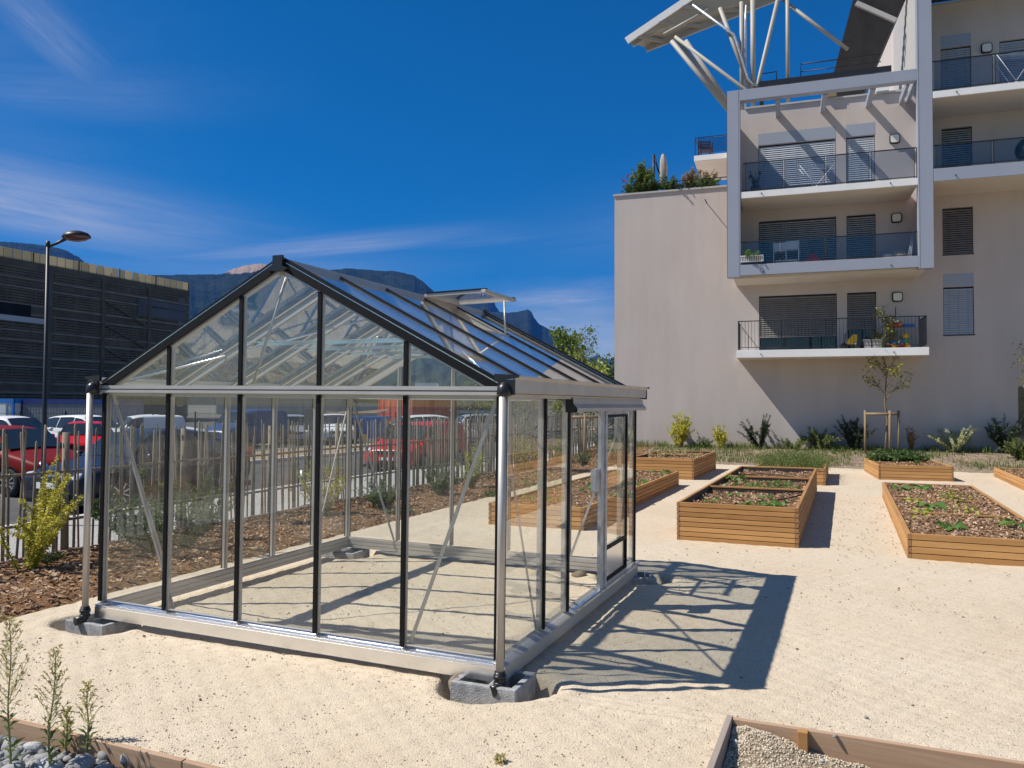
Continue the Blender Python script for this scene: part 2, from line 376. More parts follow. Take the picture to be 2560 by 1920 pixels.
# site axes: U along the greenhouse front, V away from the viewer (everything here is laid out on this grid)
YAW = -0.4
U = Vector((math.cos(YAW), math.sin(YAW), 0)); V = Vector((-math.sin(YAW), math.cos(YAW), 0))
def site(u, v, z=0.0): return Vector((u*U.x+v*V.x, u*U.y+v*V.y, z))
def touv(x, y): return x*U.x+y*U.y, x*V.x+y*V.y
def ss(x): x = np.clip(x, 0, 1); return x*x*(3-2*x)
# greenhouse frame: corner position and slight tilt as it stands on its blocks
GH = (-3.483, 6.708, 0.193); GW, GL, EE, ER = 3.70, 3.607, 1.81, 2.76
gu0, gv0 = touv(GH[0], GH[1])
BLOCKS = [(gu0+GW-.05, gv0+.02), (gu0+.0, gv0+.05), (gu0+GW-.02, gv0+GL-.05), (gu0+.05, gv0+GL-.1)]
def ground_z(x, y):
    x, y = np.asarray(x, float), np.asarray(y, float)
    u, v = x*U.x+y*U.y, x*V.x+y*V.y
    z = .32*ss((v-25.9)/4.4)
    z = z + .003*np.sin(u*2.3+1.1*np.sin(v*1.7)) * np.sin(v*1.9+.7)
    for bu, bv in BLOCKS:
        d = np.sqrt(((u-bu)/.40)**2 + ((v-bv)/.34)**2) + .10*np.sin(3*np.arctan2(v-bv, u-bu)+bu)
        z = z - .135*(1-ss((d-.86)/.20))
        z = z + .012*np.exp(-((d-1.25)/.16)**2)
    # drag marks curving across the front
    for k, off in enumerate((0, .09, .17, .55, .63)):
        c = 4.55 + off + .16*np.sin((u+4)*.55) + .035*(u+2)**2*.3
        z = z + .011*np.exp(-((v-c)/.026)**2)*ss((u+4.8)/1.2)*(1-ss((u+.9)/.9))
    return z
def gz(x, y): return float(ground_z(x, y))
def pix(px, py, z=None):
    """where the sight line through a photo pixel meets the ground (or the level z)"""
    d = FW + RT*((px-1280)/F_PX) - UP*((py-960)/F_PX)
    zz = 0.0 if z is None else z
    for _ in range(6):
        t = (zz-EYE)/d.z; p = d*t + Vector((0, 0, EYE))
        if z is None: zz = gz(p.x, p.y)
        else: break
    return Vector((p.x, p.y, zz))

# ------------------------------------------------------------------ setting
def sheet(name, m, u0, u1, v0, v1, du, dv, zf, kind='structure', skirt=None):
    us = np.linspace(u0, u1, max(2, int((u1-u0)/du)+1)); vs = np.linspace(v0, v1, max(2, int((v1-v0)/dv)+1))
    uu, vv = np.meshgrid(us, vs); x = uu*U.x+vv*V.x; y = uu*U.y+vv*V.y
    z = zf(x, y, uu, vv) + np.zeros_like(x)
    nu, nv = len(us), len(vs); i = np.arange(nu*nv).reshape(nv, nu)
    f = np.stack([i[:-1, :-1], i[:-1, 1:], i[1:, 1:], i[1:, :-1]], -1).reshape(-1, 4)
    o = npmesh(name, np.stack([x, y, z], -1).reshape(-1, 3), f, m, smooth=True); return tag(o, kind=kind)
PB_V, FR_U, FR_V = 3.16, -.66, 4.84     # edging board line, timber frame corner
def sand_z(x, y, u, v):
    z = ground_z(x, y) + .003*np.sin(u*31+v*7)*np.sin(v*27-u*5)
    rg = np.random.default_rng(4)
    for _ in range(26):
        k = rg.uniform(4, 26); a = rg.uniform(0, 6.28); z = z + .0045/k**.55*np.sin(k*(u*np.cos(a)+v*np.sin(a))+rg.uniform(0, 6.28)+1.2*np.sin(u*rg.uniform(.5, 2)+v*rg.uniform(.5, 2)))*.5
    return z - .22*((v < PB_V+.0) | ((u > FR_U+.016) & (v < FR_V+.003)))
sheet('sand_path', 'sand', -6.66, 1.6, 1.0, 3.22, .035, .035, sand_z)
sheet('sand_path', 'sand', -6.66, 1.62, 3.2, 7.0, .018, .018, sand_z)
sheet('sand_path', 'sand', -6.66, 1.6, 6.98, 12.0, .035, .035, sand_z)
sheet('sand_path', 'sand', 1.6, 14, 1.0, 12.0, .10, .10, sand_z)
sheet('sand_path', 'sand', -6.66, 14, 12.0, 26.0, .10, .12, sand_z)
def nz2(u, v, s): return np.sin(u*s+1.3*np.sin(v*s*.7))*np.sin(v*s*1.1+.8*np.sin(u*s*.6))
sheet('mulch_bed', 'mulch', -8.98, -6.64, 0, 30.4, .08, .08, lambda x, y, u, v: ground_z(x, y)+.035+.02*nz2(u, v, 6)+.012*nz2(u, v, 17)-.05*np.exp(-((u+6.64)/.10)**2))
sheet('planted_bank', 'earth', -6.66, 15, 25.7, 31.2, .10, .08, lambda x, y, u, v: ground_z(x, y)+.03+.02*nz2(u, v, 4)+.012*nz2(u, v, 13)-.06*np.exp(-((v-25.7)/.12)**2))
sheet('pavement', 'pave', -11.62, -8.94, -6, 140, 2.7, 20, lambda x, y, u, v: .0*u+.004)
k_ = MB()
for i in range(150): k_.prism([site(-11.77, -6+i, -.14), site(-11.62, -6+i, -.14), site(-11.62, -6+i, .014), site(-11.77, -6+i, .012)], (V*.993))
tag(k_.build('kerb', 'kerb', bevel=.01), kind='structure')
k_ = MB()
for i in range(150): k_.prism([site(-18.2, -6+i, -.14), site(-18.05, -6+i, -.14), site(-18.05, -6+i, .0), site(-18.2, -6+i, .0)], (V*.993))
tag(k_.build('kerb', 'kerb', bevel=.01), kind='structure')
sheet('road', 'asphalt', -18.05, -11.77, -6, 140, 3, 20, lambda x, y, u, v: -.116+.0*u)
sheet('gravel_island', 'gravel', -21.6, -18.2, -6, 140, 1, 4, lambda x, y, u, v: -.02+.0*u)
sheet('parking_area', 'asphalt', -90, -21.6, -6, 140, 10, 10, lambda x, y, u, v: -.118+.0*u)
g_ = MB().add([(-9000, -300, -.26), (9000, -300, -.26), (9000, 9000, -.26), (-9000, 9000, -.26)], [(0, 1, 2, 3)])
tag(g_.build('ground', mat('far valley ground', (.12, .115, .09), .95, 0, .3, .01)), kind='structure')
# parking bay lines
k_ = MB()
for i in range(16): k_.add([site(-27.2, 18+2.6*i, -.112), site(-22, 18+2.6*i, -.112), site(-22, 18.1+2.6*i, -.112), site(-27.2, 18.1+2.6*i, -.112)], [(0, 1, 2, 3)])
tag(k_.build('bay_markings', 'white'), kind='structure')

# mountains: ridge lines (photo column, height angle) set at their own distances
def mountain(dist, pts, m, seed, depth=.45, rough=1.0, cliff=0.0):
    px = np.array([p[0] for p in pts], float); py = np.array([p[1] for p in pts], float)
    a = np.arctan((px*1.1573-1280)/F_PX); h = (1013-py*1.1573)/F_PX*dist*np.cos(a)+EYE
    n = 420; aa = np.linspace(a[0], a[-1], n); hh = np.interp(aa, a, h)
    r_ = np.random.default_rng(seed)
    def fbm(t, k0, oct_):
        s = np.zeros_like(t)
        for o in range(oct_):
            for _ in range(3): s += np.sin(t*k0*2**o*r_.uniform(.7, 1.3)+r_.uniform(0, 6.28))*.5**o/3
        return s
    hh = hh*(1+.008*fbm(aa, 60, 6)*rough) + dist*.0011*np.abs(fbm(aa, 900, 3))
    rows = 46; t = np.linspace(0, 1, rows)[:, None]
    prof = t**1.25*(1-cliff) + cliff*np.where(t < .72, t*.55/.72, .55+(t-.72)/.28*.45)
    rad = dist*(1-depth*(1-t)**.9)
    gull = np.zeros((rows, n))
    for _ in range(14):
        k = r_.uniform(30, 260); gull += np.abs(np.sin(aa[None]*k+t*r_.uniform(-4, 4)+r_.uniform(0, 6.28)))*(40/k)**.8
    env = np.sin(np.pi*np.clip(t, 0, 1))**.8
    nzv = r_.normal(0, 1, (rows, n)); nzs = (nzv+np.roll(nzv, 1, 1)+np.roll(nzv, 2, 1)+np.roll(nzv, -1, 1))/2.6; nzl = r_.normal(0, 1, (rows, n)); nzl = sum(np.roll(np.roll(nzl, i, 1), j, 0) for i in range(-6, 7) for j in range(-1, 2))/6
    z = hh[None]*prof - gull*env*dist*.0025 + env*dist*(.0009*nzs+.0022*nzl) - 2
    rad = rad + gull*env*dist*.004 + env*dist*(.002*nzs+.004*nzl)
    x = rad*np.sin(aa)[None]; y = rad*np.cos(aa)[None]
    i = np.arange(rows*n).reshape(rows, n); f = np.stack([i[:-1, :-1], i[:-1, 1:], i[1:, 1:], i[1:, :-1]], -1).reshape(-1, 4)
    # back slope
    xb = x[-1]*1.25; yb = y[-1]*1.25; zb = np.full(n, -2.0)
    vs = np.concatenate([np.stack([x, y, np.maximum(z, -2)], -1).reshape(-1, 3), np.stack([xb, yb, zb], -1)])
    j = np.arange(n-1); fb = np.stack([i[-1, j], i[-1, j+1], rows*n+j+1, rows*n+j], -1)
    return tag(npmesh('mountain', vs, np.concatenate([f, fb]), m, smooth=True), kind='structure')
def forest_mat(name, a, b2, rock, rk, bare=None):
    m, t, b = bsdf(name); co = t.n('ShaderNodeTexCoord').outputs['Object']
    f = t.range(t.noise(co, .014, 7, .78), .36, .64); g = t.range(t.noise(co, .0035, 5, .6), .35, .65)
    c = t.mix(t.math('MULTIPLY', f, .8), (*a, 1), (*b2, 1)); c = t.mix(t.math('MULTIPLY', g, .35), c, (a[0]*1.8, a[1]*1.5, a[2]*1.2, 1))
    ge = t.n('ShaderNodeSeparateXYZ'); t.put(ge.inputs[0], t.n('ShaderNodeNewGeometry').outputs['Normal'])
    steep = t.math('MULTIPLY', t.range(ge.outputs[2], .52, .30), t.range(t.noise(t.mapping(co, scale=(1, 1, .25)), .012, 4, .6), .45, .6))
    c = t.mix(t.math('MULTIPLY', steep, rk), c, (*rock, 1))
    if bare:
        dv = t.n('ShaderNodeVectorMath', operation='DISTANCE'); t.put(dv.inputs[0], t.mapping(co, scale=(1, 1, 2.2))); dv.inputs[1].default_value = (bare[0], bare[1], bare[2]*2.2)
        ms = t.range(t.math('ADD', dv.outputs['Value'], t.math('MULTIPLY', t.noise(co, .02, 5, .7), 130)), 160, 185, 1, 0)
        c = t.mix(ms, c, (.42, .31, .23, 1))
    t.put(b.inputs['Base Color'], c); b.inputs['Roughness'].default_value = 1; b.inputs['Specular IOR Level'].default_value = 0
    bn = t.n('ShaderNodeBump'); bn.inputs['Strength'].default_value = 1; bn.inputs['Distance'].default_value = 30
    t.put(bn.inputs['Height'], t.noise(co, .03, 5, .75)); t.put(b.inputs['Normal'], bn.outputs[0])
    return m
M['forest'] = forest_mat('forested mountain', (.010, .020, .008), (.060, .068, .030), (.20, .17, .14), .55)
M['forest2'] = forest_mat('wooded cliff mountain', (.016, .026, .014), (.045, .055, .026), (.17, .16, .15), .45)
M['forestq'] = forest_mat('forested mountain with bare top', (.010, .020, .008), (.060, .068, .030), (.20, .17, .14), .55, (-1075.0, 3215.0, 555.0))
mountain(4200, [(-500, 560), (-200, 530), (0, 527), (60, 530), (100, 533), (140, 542), (165, 556), (180, 570), (230, 587), (300, 640), (340, 700), (380, 800)], 'forest', 3)
mountain(3400, [(180, 640), (230, 612), (300, 598), (350, 597), (410, 594), (480, 590), (500, 582), (520, 577), (560, 572), (600, 575), (650, 580), (700, 584), (740, 581), (800, 582), (850, 586), (890, 594), (915, 610), (940, 632), (960, 645), (980, 665), (1010, 700), (1050, 760), (1080, 840)], 'forestq', 5)
mountain(4600, [(860, 690), (900, 650), (930, 640), (960, 634), (1000, 633), (1040, 630), (1054, 631), (1062, 638), (1070, 660), (1090, 690), (1120, 780)], 'forest2', 8, cliff=.35)
mountain(4000, [(930, 760), (960, 720), (1000, 690), (1040, 678), (1065, 672), (1080, 673), (1100, 675), (1125, 671), (1140, 668), (1147, 672), (1153, 685), (1165, 700), (1190, 712), (1210, 718), (1225, 727), (1240, 740), (1280, 790), (1330, 830)], 'forest2', 11, cliff=.45)
mountain(6500, [(1180, 850), (1230, 800), (1270, 775), (1290, 766), (1310, 774), (1330, 779), (1400, 770), (1500, 790), (1700, 780), (2300, 760)], 'forest2', 12)
# ------------------------------------------------------------------ greenhouse
gh = thing('greenhouse', GH, 0, 'aluminium framed glass greenhouse with black edge strips standing on concrete blocks', 'greenhouse')
gh.rotation_euler = (0.0009, 0.008, YAW)
bay = GW/5; vb = GL/5
slope = math.atan2(ER-EE, GW/2)
def roof_z(x): return EE + (ER-EE)*(1-abs(x-GW/2)/(GW/2))
# base beams: outer fascia, bright sloped ledge, grooves inside
def base_beam(a, b, out_v):
    a, b, o = Vector(a), Vector(b), Vector(out_v); d = (b-a)
    mb = MB()
    prof = [(0, -.126), (.042, -.126), (.042, -.034), (.030, -.026), (-.045, .008), (-.045, -.006), (-.058, -.006), (-.058, -.04), (-.05, -.043), (-.05, -.048), (-.058, -.051), (-.058, -.085), (-.05, -.088), (-.05, -.093), (-.058, -.096), (-.058, -.126), (0, -.126)]
    mb.prism([a + o*p + Vector((0, 0, z)) for p, z in prof[:-1]], d)
    return mb
base_beam((.0, 0, 0), (GW, 0, 0), (0, -1, 0)).build('base_beam', 'alub', gh)
base_beam((0, GL, 0), (0, 0, 0), (-1, 0, 0)).build('base_beam', 'alu', gh)
base_beam((GW, .0, 0), (GW, GL, 0), (1, 0, 0)).build('base_beam', 'alu', gh)
base_beam((GW, GL, 0), (0, GL, 0), (0, 1, 0)).build('base_beam', 'alu', gh)
# raised fillet lines on the front ledge
MB().beam((.0, -.036, -.024), (GW, -.036, -.024), .008, .010).beam((.03, -.022, -.018), (GW-.03, -.022, -.018), .004, .008).beam((.03, .02, .012), (GW-.03, .02, .012), .006, .010).build('ledge_rib', 'alub', gh)
def mullion(x, y, z0, z1, face, strip='black'):
    """vertical glazing bar: aluminium T-profile inside, black strip outside"""
    fx, fy = face
    ax, ay = abs(fy), abs(fx)
    b = MB().box(x-.018*ax-.028*ay*(fx > 0)-.0*ay, x+.018*ax+.028*ay*(fx < 0), y-.018*ay-.028*ax*(fy > 0), y+.018*ay+.028*ax*(fy < 0), z0, z1)
    b.box(x-.006*ax-.05*ay*(fx > 0), x+.006*ax+.05*ay*(fx < 0), y-.006*ay-.05*ax*(fy > 0), y+.006*ay+.05*ax*(fy < 0), z0, z1)
    o = b.build('glazing_bar', 'alu', gh)
    s = MB(); hw = .0165
    if ax: s.box(x-hw, x+hw, y+fy*.006 if fy > 0 else y-.018, y+.018 if fy > 0 else y-.006, z0, z1)
    else: s.box(x+.006 if fx > 0 else x-.018, x+.018 if fx > 0 else x-.006, y-hw, y+hw, z0, z1)
    s.build('rubber_strip', strip, o)
for gy, fy in ((0, -1), (GL, 1)):
    for i in range(6):
        x = min(max(i*bay, .02), GW-.02)
        mullion(x, gy, .006, EE-.055, (0, fy))
        if 0 < i < 5: mullion(x, gy, EE+.012, roof_z(x)-.05, (0, fy))
    # eave rail across the gable
    MB().box(0, GW, min(gy, gy+fy*.03), max(gy, gy+fy*.03), EE-.045, EE+.012).box(0, GW, min(gy+fy*.03, gy+fy*.042), max(gy+fy*.03, gy+fy*.042), EE-.048, EE-.026).build('gable_rail', 'alu', gh)
    MB().box(0, GW, min(gy+fy*.030, gy+fy*.0335), max(gy+fy*.030, gy+fy*.0335), EE-.024, EE-.016).build('rail_groove', 'blackp', gh)
    MB().box(.02, GW-.02, min(gy, gy-fy*.045), max(gy, gy-fy*.045), EE-.075, EE-.045).build('gable_rail', 'alu', gh)
    # sloping gable bars with black cover
    for sgn in (0, 1):
        a = Vector((0 if not sgn else GW, gy, EE)); b = Vector((GW/2, gy, ER))
        o = MB().beam(a + Vector((0, -fy*.02, -.03)), b + Vector((0, -fy*.02, -.03)), .05, .06).build('gable_rafter', 'alu', gh)
        c = MB().beam(a + Vector((0, fy*.018, -.012)), b + Vector((0, fy*.018, -.012)), .016, .060)
        c.beam(a + Vector((0, fy*.0, .038)), b + Vector((0, fy*.0, .038)), .040, .022)
        c.build('rubber_strip', 'black', o)
        MB().beam(a + Vector((0, fy*.017, .022)), b + Vector((0, fy*.017, .022)), .018, .006).build('cover_bead', 'alub', o)
# side bars
for i in range(1, 5): mullion(0, i*vb, .006, EE-.055, (-1, 0))
mullion(0, .03, .006, EE-.055, (-1, 0)); mullion(0, GL-.03, .006, EE-.055, (-1, 0))
for y in (.03, .80, 1.36, GL-.02): mullion(GW, y, .006, EE-.055, (1, 0))
MB().box(GW-.045, GW-.005, 3.06, 3.09, .006, EE-.055).build('glazing_bar', 'alu', gh)
# eaves beams inside, gutters outside
for x, s in ((0, -1), (GW, 1)):
    MB().box(min(x-s*.055, x+s*.005), max(x-s*.055, x+s*.005), 0, GL, EE-.05, EE+.005).box(min(x-s*.055, x-s*.062), max(x-s*.055, x-s*.062), 0, GL, EE-.075, EE+.02).build('eave_beam', 'alu', gh)
    p = [(.004, EE-.035), (.105, EE-.030), (.108, EE+.055), (.128, EE+.078), (.122, EE+.084), (.098, EE+.062), (.096, EE-.018), (.010, EE-.022), (.010, EE+.03), (.004, EE+.03)]
    g = MB().prism([Vector((x+s*px, -.055, z)) for px, z in p], (0, GL+.12, 0)).build('gutter', 'alu', gh)
    MB().box(min(x+s*.006, x+s*.05), max(x+s*.006, x+s*.05), .0, GL, EE-.062, EE-.036).build('drip_edge', 'alu', g)
    for y, e in ((-.06, -1), (GL+.07, 1)):
        MB().box(min(x-s*.006, x+s*.112), max(x-s*.006, x+s*.112), y-.012, y+.012, EE-.045, EE+.055).prism([(x-s*.03, y-.012, EE+.045), (x+s*.14, y-.012, EE+.070), (x+s*.14, y-.012, EE+.086), (x-s*.03, y-.012, EE+.095)], (0, .024, 0)).build('gutter_end_cap', 'blackp', g)
    if True:
        y = -.095; xd = x+s*.045
        d = MB().tube([(xd, y, -.062), (xd, y, EE-.045)], .0265, 16).build('downpipe', 'alu', gh)
        MB().lathe([(0, EE+.04), (.02, EE+.035), (.045, EE+.01), (.05, EE-.02), (.05, EE-.05), (.04, EE-.05)], 16, (xd, y+.02, 0)).build('outlet_cap', 'blackp', d)
        e = MB().tube([(xd, y, -.03), (xd, y, -.09), (xd, y-.004, -.118), (xd-.008, y-.03, -.135), (xd-.022, y-.075, -.140)], .036, 14)
        e.lathe([(.034, -.075), (.043, -.075), (.043, -.05), (.034, -.05)], 16, (xd, y, 0)).lathe([(.034, -.115), (.043, -.112), (.043, -.095), (.034, -.095)], 16, (xd, y, 0))
        e.build('drain_elbow', 'blackp', d)
# roof bars, ridge
for s in (0, 1):
    xe = 0 if not s else GW
    for i in range(1, 5):
        y = i*vb
        a = Vector((xe, y, EE)); b = Vector((GW/2, y, ER))
        o = MB().beam(a+Vector((0, 0, -.045)), b+Vector((0, 0, -.050)), .014, .085).beam(a+Vector((0, 0, -.008)), b+Vector((0, 0, -.008)), .036, .012).beam(a+Vector((0, 0, -.083)), b+Vector((0, 0, -.083)), .022, .008).build('roof_bar', 'alu', gh)
        MB().beam(a+Vector((0, 0, .012)), b+Vector((0, 0, .012)), .030, .014).build('rubber_strip', 'black', o)
rd = MB().prism([(GW/2-.045, -.03, ER-.022), (GW/2-.025, -.03, ER+.018), (GW/2-.02, -.03, ER+.034), (GW/2+.02, -.03, ER+.034), (GW/2+.025, -.03, ER+.018), (GW/2+.045, -.03, ER-.022), (GW/2+.012, -.03, ER-.012), (GW/2+.012, -.03, ER-.10), (GW/2-.012, -.03, ER-.10), (GW/2-.012, -.03, ER-.012)], (0, GL+.06, 0)).build('ridge_beam', 'alu', gh)
for y in (-.05, GL+.03): MB().box(GW/2-.045, GW/2+.045, y, y+.02, ER-.03, ER+.050).prism([(GW/2-.045, y, ER-.03), (GW/2+.045, y, ER-.03), (GW/2+.10, y, ER-.055), (GW/2, y, ER-.075), (GW/2-.10, y, ER-.055)], (0, .02, 0)).build('ridge_end_cap', 'blackp', rd)
# collar ties, braces
for i in range(1, 5):
    z = 2.225; xo = (z-EE)/(ER-EE)*GW/2
    MB().beam((xo-.03, i*vb+.01, z), (GW-xo+.03, i*vb+.01, z), .035, .008).beam((xo-.03, i*vb+.026, z-.012), (GW-xo+.03, i*vb+.026, z-.012), .006, .032).build('collar_tie', 'alub', gh)
def brace(a, b, r=.009): MB().beam(a, b, .026, .008, (0, 1, .2)).build('brace', 'alu', gh)
brace((.06, .045, EE-.07), (bay+.05, .045, .01)); brace((GW-.06, .045, EE-.07), (4*bay+.03, .045, .01))
brace((.06, GL-.045, EE-.07), (bay-.03, GL-.045, .01)); brace((GW-.06, GL-.045, EE-.07), (4*bay+.03, GL-.045, .01))
for a, b in (((.045, .06, EE-.07), (.045, vb, .01)), ((.045, GL-.06, EE-.07), (.045, 4*vb, .01)), ((GW-.045, .06, EE-.07), (GW-.045, .78, .01)), ((GW-.045, GL-.06, EE-.07), (GW-.045, 3.1, .01))):
    MB().beam(a, b, .024, .008, (1, 0, .2)).build('brace', 'alu', gh)
for a, b in (((.05, .05, EE+.02), (GW/2-.12, 1.9, ER-.16)), ((GW-.05, .05, EE+.02), (GW/2+.12, 1.9, ER-.16)), ((.05, GL-.05, EE+.02), (GW/2-.12, 1.75, ER-.16)), ((GW-.05, GL-.05, EE+.02), (GW/2+.12, 1.75, ER-.16))):
    MB().tube([a, b], .010, 8).build('roof_brace', 'alub', gh)
MB().tube([(GW/2-.03, .10, ER-.09), (GW/2-.34, .10, EE+.03)], .012, 6).build('roof_brace', 'alu', gh)
# panes (4 mm glass)
def pane(pts, vec, name='wall_pane'): MB().prism(pts, vec).build(name, 'glass', gh)
for gy, vy in ((-.0035, .004), (GL-.0005, .004)):
    for i in range(5):
        x0, x1 = i*bay+.008, (i+1)*bay-.008
        pane([(x0, gy, .012), (x1, gy, .012), (x1, gy, EE-.05), (x0, gy, EE-.05)], (0, vy, 0))
        top = [(x1, gy, roof_z(x1)-.03)] + ([(GW/2, gy, ER-.05)] if i == 2 else []) + [(x0, gy, roof_z(x0)-.03)]
        z0 = EE+.012
        pts = [(x0, gy, z0), (x1, gy, z0)] + [p for p in top]
        pts = [(px, py, max(pz, z0+.002)) for px, py, pz in pts]
        pane(pts, (0, vy, 0), 'gable_pane')
for i in range(5):
    y0, y1 = i*vb+.008, (i+1)*vb-.008
    pane([(-.0035, y0, .012), (-.0035, y1, .012), (-.0035, y1, EE-.05), (-.0035, y0, EE-.05)], (.004, 0, 0))
for y0, y1 in ((.045, .79), (.81, 1.35), (3.09, 3.58)):
    pane([(GW, y0, .012), (GW, y1, .012), (GW, y1, EE-.05), (GW, y0, EE-.05)], (.004, 0, 0))
nrm = Vector((math.sin(slope), 0, math.cos(slope)))
def on_roof(x, y, off=0.0):
    n = Vector((nrm.x if x > GW/2 else -nrm.x, 0, nrm.z)); return Vector((x, y, roof_z(x))) + n*off
V0, V1, VX = 3*vb+.05, 4*vb+.05, GW/2+.66
V0, V1 = 3*vb, 4*vb
for i in range(5):
    y0, y1 = i*vb+.012, (i+1)*vb-.012
    for s in (0, 1):
        xe, xr = (-.03, GW/2-.05) if not s else (GW+.03, GW/2+.05)
        if s and i == 3: xr = VX
        n = Vector((nrm.x if s else -nrm.x, 0, nrm.z))*.004
        pane([on_roof(xe, y0), on_roof(xe, y1), on_roof(xr, y1), on_roof(xr, y0)], n, 'roof_pane')
MB().beam((VX, V0+.02, roof_z(VX)-.005), (VX, V1-.02, roof_z(VX)-.005), .03, .025).build('vent_sill', 'alu', gh)
# open roof vent
hx, hz = GW/2+.045, ER+.03; ox, oz = GW/2+.70, ER+.045
vt = MB()
for y in (V0+.01, V1-.01): vt.beam((hx, y, hz), (ox, y, oz), .028, .026)
vt.beam((ox, V0-.03, oz), (ox, V1+.03, oz), .045, .03).beam((hx, V0, hz), (hx, V1, hz), .03, .03)
vt = vt.build('roof_vent', 'alu', gh)
MB().prism([(hx, V0+.012, hz+.010), (ox, V0+.012, oz+.010), (ox, V1-.012, oz+.010), (hx, V1-.012, hz+.010)], (0, 0, .004)).build('vent_pane', 'glass', vt)
MB().beam((hx, V0+.005, hz+.022), (ox+.02, V0+.005, oz+.022), .034, .012).beam((hx, V1-.005, hz+.022), (ox+.02, V1-.005, oz+.022), .034, .012).build('rubber_strip', 'black', vt)
MB().tube([(ox-.06, V1-.10, oz-.02), (VX+.04, V1-.20, roof_z(VX)+.01)], .010, 8).build('vent_stay', 'alu', vt)
MB().tube([(GW/2+.04, V0+.35, ER-.12), (GW/2-.35, V0+.35, 2.25)], .007, 6).build('vent_rod', 'alu', vt)
# sliding door on the right side
dr_x = GW+.035
MB().prism([(GW+.004, 1.30, EE-.045), (GW+.055, 1.30, EE-.055), (GW+.062, 1.30, EE-.10), (GW+.095, 1.30, EE-.135), (GW+.095, 1.30, EE-.165), (GW+.004, 1.30, EE-.165)], (0, 2.42, 0)).build('door_track_cover', 'alu', gh)
MB().prism([(GW+.001, 1.285, EE-.04), (GW+.060, 1.285, EE-.05), (GW+.066, 1.285, EE-.10), (GW+.10, 1.285, EE-.135), (GW+.10, 1.285, EE-.17), (GW+.001, 1.285, EE-.17)], (0, .016, 0)).build('track_end_cap', 'blackp', gh)
MB().beam((GW+.05, 1.35, .012), (GW+.05, GL, .012), .03, .018).build('door_sill_track', 'alub', gh)
door = MB()
door.box(dr_x-.008, dr_x+.022, 2.13, 2.30, .02, EE-.165).box(dr_x+.022, dr_x+.034, 2.245, 2.30, .02, EE-.168)
door.box(dr_x-.006, dr_x+.018, 2.30, 3.10, .02, .05).box(dr_x-.006, dr_x+.018, 2.30, 3.10, EE-.20, EE-.168)
door.box(dr_x-.006, dr_x+.018, 3.075, 3.10, .05, EE-.20)
door = door.build('sliding_door', 'galv', gh)
MB().box(dr_x-.002, dr_x+.002, 2.31, 3.07, .385, EE-.20).build('door_pane', 'glass', door)
MB().box(dr_x-.003, dr_x+.004, 2.31, 3.07, .055, .345).build('kick_panel', 'alub', door)
MB().box(dr_x+.002, dr_x+.024, 2.30, 2.325, .05, EE-.20).box(dr_x+.002, dr_x+.024, 3.05, 3.075, .05, EE-.20).box(dr_x+.002, dr_x+.024, 2.325, 3.05, .345, .38).box(dr_x+.002, dr_x+.024, 2.325, 3.05, .052, .075).box(dr_x+.002, dr_x+.024, 2.325, 3.05, EE-.225, EE-.20).build('rubber_strip', 'black', door)
MB().box(dr_x-.03, dr_x+.012, 1.99, 2.135, .92, 1.12).build('door_handle', 'galv', door)
MB().box(GW-.03, GW+.004, 1.375, 1.41, .012, EE-.165).build('door_frame_post', 'alu', gh)

# concrete blocks under the corners: open, hollow
def block(u, v, rz, label, z=-.155):
    p = site(u, v)
    mb = MB(); L, Wd, H, t = .46, .38, .19, .045
    for a in ((-L/2, L/2, -Wd/2, -Wd/2+t), (-L/2, L/2, Wd/2-t, Wd/2), (-L/2, -L/2+t, -Wd/2+t, Wd/2-t), (L/2-t, L/2, -Wd/2+t, Wd/2-t), (.02, .02+t, -Wd/2+t, Wd/2-t)): mb.box(*a, 0, H)
    mb.box(-L/2+t, L/2-t, -Wd/2+t, Wd/2-t, 0, .03)
    o = mb.build('concrete_block', 'concrete', None, .006, (p.x, p.y, gz(p.x, p.y)-.012), (0, 0, rz))
    return tag(o, label, 'block', 'concrete blocks under the greenhouse corners')
block(*BLOCKS[0], YAW+.02, 'hollow grey concrete block in a dug hole under the near right corner of the greenhouse')
block(*BLOCKS[1], YAW-.04, 'grey concrete block half sunk under the front left corner of the greenhouse')
block(*BLOCKS[2], YAW+.5, 'grey block beside the sliding door at the far right corner of the greenhouse')
block(*BLOCKS[3], YAW+.03, 'hollow grey concrete block at the far left corner of the greenhouse')

